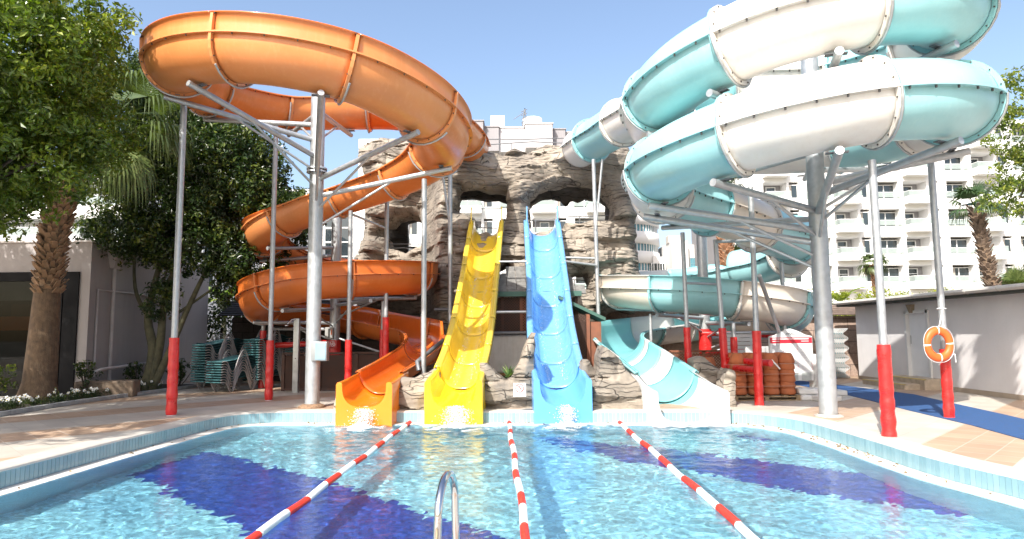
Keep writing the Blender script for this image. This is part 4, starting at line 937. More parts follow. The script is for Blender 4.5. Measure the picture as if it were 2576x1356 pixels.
# ================= buildings
GLASS = glassmat('window_glass'); FRAME = mat('white_frame', (.72, .72, .71), .4, var=.03)
BGL = bpy.data.materials.new('balcony_glass'); BGL.use_nodes = True; _nt = BGL.node_tree; _p = _nt.nodes['Principled BSDF']; _p.inputs['Base Color'].default_value = (.46, .50, .485, 1); _p.inputs['Roughness'].default_value = .1
_t = _nt.nodes.new('ShaderNodeBsdfTransparent'); _t.inputs[0].default_value = (.8, .92, .88, 1); _x = _nt.nodes.new('ShaderNodeMixShader'); _x.inputs[0].default_value = .5; _nt.links.new(_t.outputs[0], _x.inputs[1]); _nt.links.new(_p.outputs[0], _x.inputs[2]); _nt.links.new(_x.outputs[0], _nt.nodes['Material Output'].inputs[0])
CURT = mat('curtain', (.42, .38, .33), .9, var=.2, vscale=1.5)
SHW = mat('white_wall', (.76, .75, .735), .9, var=.04, vscale=.3)
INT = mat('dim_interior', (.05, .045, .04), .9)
def shared(fn):
    c = {}
    def g(par, loc, key=0):
        if key not in c: c[key] = fn(key)
        out = []
        for nm, me, mats, sub in c[key]:
            o = bpy.data.objects.new(nm, me)
            COL.objects.link(o)
            if not me.materials:
                for m in mats: me.materials.append(m)
            if sub and out: o.parent = out[0]
            else: o.parent = par; o.location = loc
            out.append(o)
        return out
    return g
def _win(key):
    w, h, n_, cur = key
    f = MB()
    for i in range(n_+1): x = -w/2+w*i/n_; f.box((x, 0, h/2), (.09, .1, h))
    f.box((0, 0, .04), (w, .1, .09)); f.box((0, 0, h-.04), (w, .1, .09))
    if h > 1.7: f.box((0, 0, h*.72), (w, .08, .06))
    p = MB().box((0, .02, h/2), (w-.05, .02, h-.05)); r = [('window', f.mesh('window'), [FRAME], 0), ('pane', p.mesh('pane'), [GLASS], 1)]
    if cur: r.append(('curtain', MB().box((-w/2+w*.2, -.005, h/2), (w*.26, .02, h-.15)).mesh('curtain'), [CURT], 1))
    return r
window = shared(_win)
def _balc(key):
    w, d, ang = key
    b = MB(); b.bx((-w/2, -d, -1.25), (w/2, 0, -.5)); b.bx((-w/2, -d, -.52), (-w/2+.001, 0, -.5))
    g_ = MB(); g_.bx((-w/2+.05, -d+.03, -.5), (w/2-.05, -d+.05, 0)); g_.bx((-w/2+.03, -d+.05, -.5), (-w/2+.05, 0, 0)); g_.bx((w/2-.05, -d+.05, -.5), (w/2-.03, 0, 0))
    h = MB(); h.tube([(-w/2+.04, 0, .02), (-w/2+.04, -d+.04, .02), (w/2-.04, -d+.04, .02), (w/2-.04, 0, .02)], .025, 6)
    return [('balcony', b.mesh('balcony'), [SHW], 0), ('glass_panel', g_.mesh('glass_panel'), [BGL], 1), ('hand_rail', h.mesh('hand_rail'), [FRAME], 1)]
balcony = shared(_balc)
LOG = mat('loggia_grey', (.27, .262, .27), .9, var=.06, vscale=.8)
def hotel(name, label, x0, x1, y, ztop, rails, mods, mw=7.2, depth=14, wing=()):
    """slab of hotel rooms: solid bands, recessed loggias, protruding balconies"""
    H = thing(name, label, 'building', (0, 0, 0))
    rec = 1.6; mb = MB()
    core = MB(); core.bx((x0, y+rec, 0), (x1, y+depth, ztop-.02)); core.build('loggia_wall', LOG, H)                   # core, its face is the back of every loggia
    # horizontal bands between openings
    zs = sorted(rails); prev = 0
    for zr in zs:
        mb.bx((x0, y, prev), (x1, y+rec-.003, zr-.55)); prev = zr+1.18
    mb.bx((x0, y, prev), (x1, y+rec-.003, ztop))
    # piers
    for zr in zs:
        cur = x0
        ops = []
        for mx in mods:
            for (a, w) in ((.0, 2.4), (2.65, .95), (4.45, 2.2)):
                if mx+a+w < x1-.1 and mx+a > x0: ops.append((mx+a, mx+a+w))
        for a, b in ops:
            if a > cur: mb.bx((cur, y+.003, zr-.553), (a, y+rec-.002, zr+1.183))
            cur = max(cur, b)
        if cur < x1: mb.bx((cur, y+.003, zr-.553), (x1, y+rec-.002, zr+1.183))
    mb.build('wall', SHW, H)
    for zr in zs:
        for k, mx in enumerate(mods):
            if mx < x0 or mx+3.7 > x1: continue
            balcony(H, (mx+1.2, y, zr), (2.5, 1.0, 0))
            MB_ = window(H, (mx+1.35, y+rec-.05, zr-1.0), (.95, 2.0, 1, 0)); window(H, (mx+.55, y+rec-.05, zr-.9), (.5, 1.7, 1, 1)) if (k*3+int(zr)) % 4 == 0 else None
            window(H, (mx+3.12, y+.25, zr-.5), (.9, 1.45, 1, 1))
            if mx+6.8 > x1: continue
            window(H, (mx+5.55, y+.75, zr-1.0 if False else zr-.52), (2.15, 1.5, 2, 1 if (k+int(zr)) % 3 == 0 else 0))
            g_ = balcony_rail(H, (mx+5.55, y-.03, zr))
    return H
def _brl(key):
    return [('balcony_rail', MB().bx((-1.3, -.12, -.5), (1.3, -.1, 0)).mesh('balcony_rail'), [BGL], 0), ('hand_rail', MB().tube([(-1.3, -.1, .02), (1.3, -.1, .02)], .025, 6).mesh('hand_rail'), [FRAME], 1)]
_brg = shared(_brl)
def balcony_rail(p, l): return _brg(p, l, 0)
# right-hand hotel
HY = 66.
def px_x(u, z, y=HY):
    lo_, hi_ = -80, 80
    d = None
    # invert: x for picture column u at height z
    s = y*_ct+(z-CAMH)*_st; return ((u-CXP)/FPX*s-(z-CAMH)*_ct*_sp+0)/_cp
rails = [7.05+2.88*k for k in range(-1, 5)]
m0 = px_x(2103, 10)
HR = hotel('hotel_building', 'large white hotel block with glass balconies behind the right hand slide', px_x(1835, 10), 64, HY, 22.6, [7.05+2.88*k for k in range(0, 6)], [m0+7.15*k for k in range(-1, 6)])
pr_ = MB().bx((px_x(1835, 10), HY-.15, 22.6), (64, HY+.3, 23.2)); pr_.build('parapet', SHW, HR)
m1 = px_x(1148, 14)
HC = hotel('hotel_building', 'white hotel block with grey parapets seen over the rock wall', px_x(886, 12), px_x(1592, 12), HY+2, 22.4, [3.9+2.88*k for k in range(0, 6)], [m1-7.9*1, m1, m1+7.75, m1+15.0-1.5])
GP = mat('grey_parapet', (.30, .285, .295), .85, var=.06, vscale=1, stain=.2, sscale=(1, 1, .1)); GP2 = mat('light_parapet', (.50, .48, .485), .85, var=.05)
for (ua, ub, vt, d, m_) in ((1172, 1214, 305, -1.6, GP), (1214, 1253, 320, -.8, GP), (1253, 1252+68, 322, -.4, GP2), (1320, 1388, 312, -1.9, GP2), (1389, 1420, 326, -.9, GP), (1420, 1452, 334, -.3, GP2)):
    a, b = px_x(ua, 23, HY+d), px_x(ub, 23, HY+d); zt = at(ua, vt, HY+d).z; f = MB()
    f.bx((a, HY+d, 20.2), (b, HY+6, zt)); f.bx((a-.1, HY+d-.08, zt), (b+.1, HY+6.1, zt+.12)); f.build('parapet_block', m_, HC)
pc = at(1350, 300, HY+8)
MB().lathe([(.0, 1.5), (1.1, 1.5), (1.1, -2.5)], (px_x(1337, 23)+.2, HY+5, 23.9), 20).build('roof_tank', SHW, HC)
ac = MB().box((px_x(1249, 23), HY+3, 24.2), (1.5, 1, 1.6)); ac.build('roof_vent', SHW, HC)
an = MB(); ax = px_x(1318, 23)
for s in (-.35, .35): an.tube([(ax+s, HY+2, 22.6), (ax+.1, HY+2, 25.6)], .06, 5)
for z in np.linspace(22.8, 25.2, 7): an.tube([(ax-.3, HY+2, z), (ax+.35, HY+2, z+.3)], .045, 5)
an.tube([(ax-1.1, HY+2, 24.4), (ax+.2, HY+2, 25.3)], .04, 5); an.build('aerial_mast', STEELD, HC)
# left wing with curtain glazing
LWg = thing('hotel_building', 'white hotel wing with square windows and a blue glazed bay left of the rock wall', 'building')
yw = 60.; a, b = px_x(650, 12, yw), px_x(884, 12, yw); zt = at(760, 476, yw).z
w = MB(); w.bx((a, yw, 0), (b, yw+12, zt)); w.bx((px_x(866, 12, yw), yw-1.5, 0), (b+1.6, yw+1, zt-1.4)); w.build('wall', SHW, LWg)
TQG = glassmat('blue_curtain_glass', (.10, .26, .32), .05)
def glazing(par, u0, u1, v0, v1, y, nx, nz, name='glazed_bay'):
    A_, B_ = at(u0, v0, y), at(u1, v1, y); g_ = MB().bx((A_.x, y-.14, B_.z), (B_.x, y-.1, A_.z)).build(name, TQG, par); f = MB()
    for i in range(nx+1): x = A_.x+(B_.x-A_.x)*i/nx; f.bx((x-.04, y-.2, B_.z), (x+.04, y-.13, A_.z))
    for i in range(nz+1): z = B_.z+(A_.z-B_.z)*i/nz; f.bx((A_.x, y-.19, z-.035), (B_.x, y-.125, z+.035))
    f.build('mullions', mat('mullion', (.16, .30, .35), .4), g_)
glazing(LWg, 704, 768, 566, 632, yw, 9, 6); glazing(LWg, 770, 800, 556, 660, yw, 3, 9); glazing(LWg, 588, 640, 650, 720, yw-3, 4, 4)
for u, v in ((835, 565), (871, 565), (835, 601), (871, 601), (835, 637), (871, 637), (835, 673), (871, 673)):
    p = at(u, v+9, yw if u < 850 else yw-1.5); window(LWg, (p.x, p.y-.06, p.z), (1.3, 1.35, 1, 0))
LF = thing('apartment_building', 'stepped white building with narrow tall windows behind the dark tree', 'building')
yl = 44.
for (ua, ub, dy, v) in ((470, 562, 0, 455), (562, 588, 1.0, 470), (588, 600, 2.5, 480), (600, 690, 3.2, 500)):
    A_ = at(ua, v, yl+dy); MB().bx((A_.x, yl+dy, 0), (at(ub, v, yl+dy).x, yl+14, A_.z)).build('wall_bay', SHW, LF)
for u, v, h, dy in ((540, 640, 1.9, 0), (552, 655, 1.6, 0), (534, 700, 1.4, 0), (549, 706, 1.4, 0), (524, 640, 1.2, 0), (607, 660, 1.7, 3.2), (631, 655, 1., 3.2), (540, 600, 1.5, 0)):
    p = at(u, v, yl+dy); window(LF, (p.x, p.y-.05, p.z-h/2), (.55, h, 1, 0))
LT = thing('apartment_building', 'white apartment block with terrace railing above the grey building on the left', 'building')
A_ = at(-60, 430, 36); MB().bx((A_.x-12, 36, 0), (at(330, 430, 36).x, 46, A_.z)).build('wall', SHW, LT)
for v in (470, 548):
    for u in (30, 120, 205, 290):
        p = at(u, v+32, 36); balcony(LT, (p.x, 36, p.z), (2.5, 1.0, 0)); window(LT, (p.x, 35.95, p.z-1.), (1.6, 2.0, 2, 1))
# curved building and blocks between rock and turquoise slide
CB = thing('curved_building', 'round white building with bands of blue glazing right of the rock wall', 'building')
yc = 84.; xc = px_x(1558, 10, yc); rc = (px_x(1654, 10, yc)-xc)*.98
cyl = MB(); zt = at(1600, 560, yc-3).z; cyl.lathe([(rc*.96, 0), (rc*.96, zt)], (xc, yc, 0), 64); cyl.lathe([(0, zt+.3), (rc*.9, zt+.1), (rc*.9, zt-.3)], (xc, yc, 0), 64)
cyl.build('wall', SHW, CB)
for k, v in enumerate((560, 607, 655, 703)):
    z = at(1620, v, yc-2).z; bb = MB().lathe([(rc*.97, z+.9), (rc*1.05, z+.9), (rc*1.06, z-.55), (rc*.97, z-.6)], (xc, yc, 0), 64).build('spandrel_band', SHW, CB)
for k, v in enumerate((586, 634, 681)):
    z = at(1620, v, yc-2).z; gz_ = MB(); fr_ = MB(); 
    gz_.lathe([(rc*.985, z-1.2), (rc*.985, z+.9)], (xc, yc, 0), 64)
    for i in range(64): a = 2*PI*i/64; fr_.box((xc+rc*1.0*math.cos(a), yc+rc*1.0*math.sin(a), z-.15), (.1, .1, 2.1), rz=a)
    g_ = gz_.build('window_band', TQG, CB); fr_.build('mullions', FRAME, g_)
B2 = thing('office_building', 'white wing with two rows of small dark windows beside the round building', 'building')
pts2 = [at(1644, 640, 80), at(1668, 640, 82), at(1690, 640, 86)]
for i, (ua, ub, dy, vt) in enumerate(((1643, 1656, 0, 643), (1656, 1669, .8, 646), (1669, 1681, 2., 650), (1681, 1692, 3.6, 654))):
    y_ = 80+dy; A_ = at(ua, vt, y_); B_ = at(ub, vt, y_); MB().bx((A_.x, y_, 0), (B_.x+.02, y_+9, A_.z)).build('wall_bay', SHW, B2)
    for v in (687, 713):
        for f in (.27, .76):
            p = at(ua+(ub-ua)*f, v+7, y_); window(B2, (p.x, y_-.05, p.z), (.72, 1.6, 1, 0))
B3 = thing('office_building', 'plain white block with a roof vent between the round building and the palm', 'building')
A_ = at(1690, 606, 78); B_ = at(1730, 606, 78); MB().bx((A_.x, 78, 0), (B_.x, 88, A_.z)).build('wall', SHW, B3)
A2 = at(1726, 616, 79); B2_ = at(1836, 616, 79); MB().bx((A2.x, 79, 0), (B2_.x, 88, A2.z)).build('wall_bay', SHW, B3)
MB().box((at(1703, 600, 79).x, 80, A_.z+.4), (2.0, 1.4, .9)).build('roof_vent', mat('vent_grey', (.5, .48, .45), .8), B3)
glazing(B3, 1736, 1800, 650, 690, 79, 10, 3)

# grey service building on the right
SB = thing('service_building', 'grey rendered single storey building with white door on the right', 'building', (11.95, 14, 0)); SB.location = (0, 0, 0)
GW = mat('grey_render', (.78, .745, .73), .9, var=.05, vscale=1.2, stain=.22, stain_col=(.66, .63, .61), sscale=(.6, .6, .12), bump=.25, bscale=55)
bw = MB(); X0 = 11.95
bw.bx((X0, 18.98, 0), (X0+5, 4, 2.5)) if False else None
dy0, dy1 = 18.95, 19.95      # door opening
bw.bx((X0, 3, -.02), (X0+5.5, dy0, 2.5)); bw.bx((X0, dy1, -.02), (X0+5.5, 22.9, 2.5)); bw.bx((X0, dy0, 2.17), (X0+5.5, dy1, 2.5)); bw.bx((X0, dy0, -.02), (X0+5.5, dy1, .3)); bw.bx((X0+.22, dy0, .3), (X0+5.5, dy1, 2.17))
bw.build('wall', GW, SB)
sk = MB().bx((X0-.03, 3, 0), (X0-.002, 18.0, .12)); sk.bx((X0-.03, 20.8, 0), (X0-.002, 22.9, .12)); sk.build('plinth', mat('beige_plinth', (.42, .34, .26), .7), SB)
rf = MB(); rf.bx((X0-.40, 2.5, 2.5), (X0+6, 23.4, 2.56)); rf.build('roof', mat('dark_soffit', (.055, .06, .05), .8), SB)
gt_ = MB(); prof = [(X0-.40, 2.56), (X0-.47, 2.57), (X0-.51, 2.62), (X0-.49, 2.68), (X0-.40, 2.695), (X0-.1, 2.70), (X0+6, 2.72), (X0+6, 2.56)]
gt_.prism(prof, 2.5, 23.4, 'y'); g1 = gt_.build('gutter', mat('gutter_grey', (.60, .57, .53), .7, var=.08, stain=.35, stain_col=(.4, .37, .33)), SB)
cl_ = MB()
for y_ in np.arange(3.4, 23.3, 1.1): cl_.tube([(X0-.40, y_, 2.555), (X0-.475, y_, 2.565), (X0-.518, y_, 2.62), (X0-.495, y_, 2.688), (X0-.4, y_, 2.70)], .008, 5)
cl_.build('gutter_joint', mat('gutter_joint', (.45, .43, .40), .7), g1)
dr = MB(); dr.bx((X0-.05, dy0-.07, .3), (X0+.1, dy0+.02, 2.24)); dr.bx((X0-.05, dy1-.02, .3), (X0+.1, dy1+.07, 2.24)); dr.bx((X0-.05, dy0-.07, 2.15), (X0+.1, dy1+.07, 2.24)); dfm = dr.build('door_frame', FRAME, SB)
dd_ = MB(); dd_.bx((X0+.06, dy0+.02, .31), (X0+.1, dy1-.02, 2.15)); dd_.bx((X0+.045, dy0+.15, .45), (X0+.06, dy1-.15, 1.05)); dd_.bx((X0+.045, dy0+.15, 1.2), (X0+.06, dy1-.15, 2.0))
DO = dd_.build('door', mat('white_door', (.82, .83, .84), .45, var=.03), SB); MB().tube([(X0+.02, dy1-.12, 1.25), (X0+.02, dy1-.12, 1.5)], .012, 6).build('handle', STEEL, DO)
stp = MB(); SM = mat('travertine_step', (.46, .38, .29), .6, var=.2, vscale=7)
stp.bx((X0-.55, 18.4, 0), (X0, 20.3, .30)); stp.bx((X0-1.0, 18.6, 0), (X0-.553, 20.8, .15)); so = stp.build('door_steps', SM, SB)
ed_ = MB().bx((X0-.553, 18.4, .27), (X0-.5, 20.3, .303)); ed_.bx((X0-1.003, 18.6, .125), (X0-.95, 20.8, .153)); ed_.build('step_nosing', mat('yellow_nosing', (.62, .50, .22), .6), so)
lp_ = MB(); lp_.add([(X0, 19.5, 2.42), (X0, 19.75, 2.42), (X0, 19.70, 2.17), (X0, 19.55, 2.17), (X0-.13, 19.5, 2.42), (X0-.13, 19.75, 2.42), (X0-.07, 19.70, 2.17), (X0-.07, 19.55, 2.17)], [(0, 1, 5, 4), (2, 3, 7, 6), (4, 5, 6, 7), (0, 4, 7, 3), (1, 2, 6, 5)])
lp_.build('wall_lamp', mat('bronze_lamp', (.28, .22, .15), .4), SB)
# wall of rough pinkish blocks, with timber eaves, behind
def blockmat(name, c1, c2, mo, w, h):
    m = bpy.data.materials.new(name); m.use_nodes = True; nt = m.node_tree; L = nt.links.new; b = nt.nodes['Principled BSDF']; b.inputs['Roughness'].default_value = .9
    geo = _n(nt, 'ShaderNodeNewGeometry'); sp = _n(nt, 'ShaderNodeSeparateXYZ'); L(geo.outputs['Position'], sp.inputs[0]); cb = _n(nt, 'ShaderNodeCombineXYZ'); L(sp.outputs['X'], cb.inputs['X']); L(sp.outputs['Z'], cb.inputs['Y'])
    br = _n(nt, 'ShaderNodeTexBrick')
    for k, v in (('Scale', 1.), ('Brick Width', w), ('Row Height', h), ('Mortar Size', .012), ('Color1', (*c1, 1)), ('Color2', (*c2, 1)), ('Mortar', (*mo, 1)), ('Bias', .0)): br.inputs[k].default_value = v
    L(cb.outputs[0], br.inputs['Vector']); no = _n(nt, 'ShaderNodeTexNoise'); no.inputs['Scale'].default_value = 14; no.inputs['Detail'].default_value = 7; no.inputs['Roughness'].default_value = .75; L(geo.outputs['Position'], no.inputs['Vector'])
    mr = _n(nt, 'ShaderNodeMapRange'); mr.inputs[1].default_value = .3; mr.inputs[2].default_value = .7; mr.inputs[3].default_value = .7; mr.inputs[4].default_value = 1.3; L(no.outputs['Fac'], mr.inputs[0])
    sc = _n(nt, 'ShaderNodeVectorMath', operation='SCALE'); L(br.outputs['Color'], sc.inputs[0]); L(mr.outputs[0], sc.inputs['Scale']); L(sc.outputs[0], b.inputs['Base Color'])
    bp = _n(nt, 'ShaderNodeBump'); bp.inputs['Strength'].default_value = .7; bp.inputs['Distance'].default_value = .03; ad = _n(nt, 'ShaderNodeMath', operation='ADD'); L(no.outputs['Fac'], ad.inputs[0]); L(br.outputs['Fac'], ad.inputs[1]); ad.operation = 'SUBTRACT'; L(ad.outputs[0], bp.inputs['Height']); L(bp.outputs[0], b.inputs['Normal']); return m
SW = thing('stone_wall', 'wall of rough pinkish stone blocks under a timber eave, behind the menu board', 'wall')
MB().bx((6.1, 24.2, 0), (14.5, 24.7, 2.2)).bx((1.6, 24.2, 0), (6.098, 24.7, 3.1)).build('block_wall', blockmat('pink_blocks', (.40, .285, .225), (.34, .25, .20), (.16, .12, .10), .85, .42), SW)
TIM = mat('weathered_timber', (.17, .125, .10), .85, var=.3, vscale=5, stain=.3)
ev = MB()
for k in range(5): ev.box((10.3, 24.0-.02*k+.14*k, 2.28+.075*k), (8.4, .16, .06), M=Matrix.Rotation(R(18), 3, 'X'))
ev.build('timber_eave', TIM, SW)
# dark boundary wall on the left, with a shingled lean-to, plus lattice fences
DW = thing('boundary_wall', 'dark stone block wall in the shade behind the stacked sun loungers', 'wall')
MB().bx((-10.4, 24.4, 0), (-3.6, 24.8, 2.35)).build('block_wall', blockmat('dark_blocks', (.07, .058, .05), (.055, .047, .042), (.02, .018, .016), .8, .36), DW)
LTo = MB(); 
for k in range(7): LTo.box((-8.3, 23.5+.16*k, 2.42+.085*k), (4.4, .2, .035), M=Matrix.Rotation(R(20), 3, 'X'))
DARKW = mat('dark_timber', (.035, .028, .024), .8, var=.3, vscale=6)
LTo.build('shingle_eave', DARKW, DW)
gp = MB().bx((-9.3, 23.0, 2.86), (-7.0, 23.06, 2.94)).build('white_fascia', FRAME, DW)
def lattice(par, x0, x1, z0, z1, y, step=.085, m=None, rz=0):
    f = MB(); w, h = x1-x0, z1-z0; k = int((w+h)/step)
    for i in range(k+1):
        c = i*step
        for sg, oy in ((1, 0), (-1, .012)):
            a0 = max(0, c-h); a1 = min(w, c)
            if a1-a0 < .02: continue
            if sg > 0: p, q = (a0, c-a0), (a1, c-a1)
            else: p, q = (a0, h-(c-a0)), (a1, h-(c-a1))
            P_, Q_ = V((x0+p[0], y+oy, z0+p[1])), V((x0+q[0], y+oy, z0+q[1])); d = (Q_-P_).normalized(); nn = V((-d.z, 0, d.x))*.013
            f.add([P_-nn, P_+nn, Q_+nn, Q_-nn, P_-nn+V((0, .008, 0)), P_+nn+V((0, .008, 0)), Q_+nn+V((0, .008, 0)), Q_-nn+V((0, .008, 0))], [(0, 1, 2, 3), (7, 6, 5, 4), (0, 4, 5, 1), (2, 6, 7, 3)])
    return f.build('lattice_panel', m, par)
BRL = mat('brown_lattice', (.20, .075, .04), .7, var=.2, vscale=6); BRD = mat('dark_and_shaded_wood', (.075, .036, .024), .7, var=.25, vscale=6)
def lfence(label, x0, x1, y, h, n_, m, solid=0):
    F_ = thing('lattice_fence', label, 'fence'); dx = (x1-x0)/n_
    for i in range(n_):
        lattice(F_, x0+dx*i+.05, x0+dx*(i+1)-.05, .08, h-.06, y, m=m)
    for i in range(n_+1): MB().box((x0+dx*i, y+.005, h/2), (.09, .07, h)).build('post', m, F_)
    f = MB(); f.bx((x0, y-.03, h-.03), (x1, y+.04, h+.03)); f.bx((x0, y-.02, .02), (x1, y+.03, .08)); f.build('rail', m, F_)
    if solid: MB().bx((x0, y+.05, .02), (x1, y+.07, h-.06)).build('backing_board', BRD, F_)
    return F_
lfence('shade-darkened brown lattice fence behind the control box, left of the orange slide mouth', -6.9, -3.6, 19.9, 1.12, 3, BRD, 1)  # brown lattice given the darker wood to paint shade onto this fence
lfence('brown lattice fence in the sun behind the terracotta pots', 4.6, 7.6, 19.4, 1.1, 3, BRL)
# pump shed between the yellow and blue slides
PS = thing('pump_shed', 'small dark shed with green edged shingle roof between the yellow and blue slides', 'shed')
SHG = mat('grey_shingle', (.17, .165, .155), .95, var=.3, vscale=9, bump=.5, bscale=40); GRN = mat('green_fascia', (.05, .12, .095), .6, var=.1)
rz_ = MB()
for r_ in range(7):
    y_ = 20.0+.2*r_; z_ = 2.92+.14*r_; w0 = 1.55-.14*r_
    kx = np.arange(.55-w0, .55+w0, .3)
    for i, x_ in enumerate(kx): rz_.box((x_+.15+(.15 if r_ % 2 else 0)-.05, y_, z_), (.285, .26, .02+.006*((i*7+r_*3) % 3)), M=Matrix.Rotation(R(34), 3, 'X'))
rz_.build('roof', SHG, PS)
MB().bx((-1.05, 19.82, 2.78), (2.1, 19.87, 2.93)).build('fascia', GRN, PS)
MB().bx((-1.0, 20.9, 0), (2.0, 21.0, 2.8)).build('rear_wall', DARKW, PS)
lattice(PS, -.95, .25, 1.72, 2.76, 20.0, m=BRD); lattice(PS, .30, 1.0, 1.72, 2.76, 20.0, m=BRL); lattice(PS, 1.05, 2.0, 1.72, 2.76, 20.0, m=BRD)
for x_ in (-.95, -.3, .27, 1.1, 1.95): MB().box((x_, 20.02, 1.4), (.08, .08, 2.75)).build('post', BRL if abs(x_-.27) < .1 else BRD, PS)
tk = thing('pump_cover', 'pale grey plastic pump housing below the lattice of the shed', 'pump housing')
mb = MB(); mb.box((0, 19.7, 1.06), (2.5, .5, 1.1), bev=.07); mb.build('housing', mat('pale_plastic', (.50, .48, .45), .5, var=.15, stain=.4, stain_col=(.3, .22, .15)), tk)
MB().tube([(-1.4, 19.38, 1.68), (1.4, 19.38, 1.68)], .05, 10).build('pipe', STEELD, tk)
MB().bx((-1.2, 19.42, .44), (1.2, 19.95, .5)).build('rusty_tray', mat('rust', (.33, .10, .05), .8, var=.3), tk)
# side lean-to right of the blue slide
LS = thing('timber_hut', 'brown lattice hut with green roof edge between the blue and turquoise slides', 'shed')
rr_ = MB(); rr_.prism([(1.35, 2.75), (2.68, 2.1), (2.68, 2.0), (1.35, 2.65)], 18.9, 20.6, 'y'); rr_.build('roof', GRN, LS)
lattice(LS, 1.45, 2.12, .3, 2.2, 19.0, m=BRD); MB().box((2.18, 19.0, 1.1), (.1, .1, 2.2)).build('post', BRL, LS)
MB().bx((2.25, 19.02, .3), (2.56, 19.06, 1.98)).build('board_panel', BRL, LS); MB().bx((1.45, 19.9, .3), (2.55, 19.95, 2.0)).build('rear_wall', DARKW, LS)

# grey building on the left with glass doors
LB = thing('restaurant_building', 'grey rendered building with dark framed glass doors behind the palm trunk', 'building')
GW2 = mat('mauve_grey_render', (.37, .338, .328), .9, var=.05, vscale=1, stain=.18, sscale=(.6, .6, .12), bump=.3, bscale=60)
XL, YL, HL = -12.2, 18.9, 4.42
lb = MB()
lb.bx((XL-.25, YL, 0), (XL, 26.2, HL)); lb.bx((-30, YL, 3.55), (XL-.25, YL+.3, HL)); lb.bx((XL-.30, YL+.001, 0), (XL-.252, YL+.3, 3.549)); lb.bx((-30, YL+.3, HL-.2), (XL-.25, 26.2, HL-.05)); lb.bx((-30, 26, 0), (XL, 26.3, HL)); lb.bx((-30, YL, 0), (-23, YL+.3, 3.549))
lb.build('wall', GW2, LB)
MB().bx((-30, YL-.04, HL), (XL+.04, 26.3, HL+.05)).build('roof_edge', GW, LB)
DF = mat('black_frame', (.012, .012, .013), .75, spec=.15)
df = MB(); df.bx((-23, YL-.05, 3.3), (XL-.30, YL+.2, 3.549)); df.bx((XL-.72, YL-.05, 0), (XL-.30, YL+.2, 3.3)); df.bx((XL-1.0, YL+.05, 0), (XL-.82, YL+.2, 3.3))
for x_ in (-15.2, -16.9, -18.6): df.bx((x_-.02, YL+.02, 0), (x_+.02, YL+.1, 3.35), mi=1)
df.build('door_frame', [DF, STEEL], LB)
CG = bpy.data.materials.new('clear_glass'); CG.use_nodes = True; _nt = CG.node_tree; _nt.nodes.remove(_nt.nodes['Principled BSDF']); _f = _nt.nodes.new('ShaderNodeFresnel'); _f.inputs[0].default_value = 1.25; _g = _nt.nodes.new('ShaderNodeBsdfGlossy'); _g.inputs['Roughness'].default_value = .02; _t = _nt.nodes.new('ShaderNodeBsdfTransparent'); _t.inputs[0].default_value = (.42, .45, .45, 1); _x = _nt.nodes.new('ShaderNodeMixShader')
for a_, b_ in ((_f.outputs[0], _x.inputs[0]), (_t.outputs[0], _x.inputs[1]), (_g.outputs[0], _x.inputs[2]), (_x.outputs[0], _nt.nodes['Material Output'].inputs[0])): _nt.links.new(a_, b_)
MB().bx((-23, YL+.06, 0), (XL-1.0, YL+.075, 3.35)).build('glass_door', CG, LB)
MB().bx((-23, YL+.35, 2.75), (XL-1.3, YL+.4, 3.35)).build('roller_blind', mat('blind_cream', (.40, .36, .32), .9), LB)
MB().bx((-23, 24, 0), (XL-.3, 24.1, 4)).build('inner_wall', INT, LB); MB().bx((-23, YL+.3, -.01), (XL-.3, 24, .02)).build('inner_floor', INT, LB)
orr_ = thing('orange_counter', 'orange counter front glowing through the glass doors on the left', 'counter'); MB().bx((-17.2, 21.2, 1.9), (-13.6, 21.3, 2.35)).build('front_panel', mat('orange_panel', (.80, .16, .01), .5), orr_); MB().bx((-17.3, 21.3, 0), (-13.5, 22.0, 1.0)).build('counter_base', mat('brown_base', (.10, .05, .03), .7), orr_)
MB().bx((-16.3, 21.35, 2.35), (-14.9, 21.5, 2.75)).build('menu_panel', mat('brown_panel', (.16, .07, .04), .7), orr_)
PIPE = mat('painted_pipe', (.52, .48, .465), .6)
xx = XL+.05
pp = MB(); pp.tube([(xx, 19.95, 3.9), (xx, 19.95, .1)], .055, 8); pp.build('downpipe', PIPE, LB)
hp = MB(); hp.add([(XL, 19.6, 4.3), (XL, 20.3, 4.3), (XL, 20.1, 3.75), (XL, 19.8, 3.75), (XL+.3, 19.6, 4.3), (XL+.3, 20.3, 4.3), (XL+.12, 20.1, 3.75), (XL+.12, 19.8, 3.75)], [(0, 1, 5, 4), (2, 3, 7, 6), (4, 5, 6, 7), (0, 4, 7, 3), (1, 2, 6, 5)]); hp.build('rain_hopper', PIPE, LB)
pp = MB(); pp.tube([(xx, 19.2, .5), (xx, 19.2, 3.05), (xx, 21.5, 3.05), (xx, 24.5, 2.6)], .035, 8); pp.tube([(xx, 24.0, 3.0), (xx, 24.0, .3)], .035, 8); pp.build('water_pipe', PIPE, LB)
rl = MB()
for x_ in np.arange(-16.5, XL-.1, .16): rl.tube([(x_, 22.5, HL), (x_, 22.5, HL+.75)], .015, 5)
rl.tube([(-20, 22.5, HL+.76), (XL, 22.5, HL+.76)], .025, 6)
for y_ in np.arange(22.5, 26, .2): rl.tube([(XL-.1, y_, HL), (XL-.1, y_, HL+.75)], .015, 5)
rl.tube([(XL-.1, 22.5, HL+.76), (XL-.1, 26, HL+.76)], .025, 6); rl.build('roof_railing', mat('rail_grey', (.5, .52, .55), .5), LB)
MB().tube([(-20, 21.5, HL+.35), (-13.8, 21.5, HL+.3)], .12, 12).build('roof_pipe', mat('dark_red_pipe', (.16, .05, .04), .6), LB)
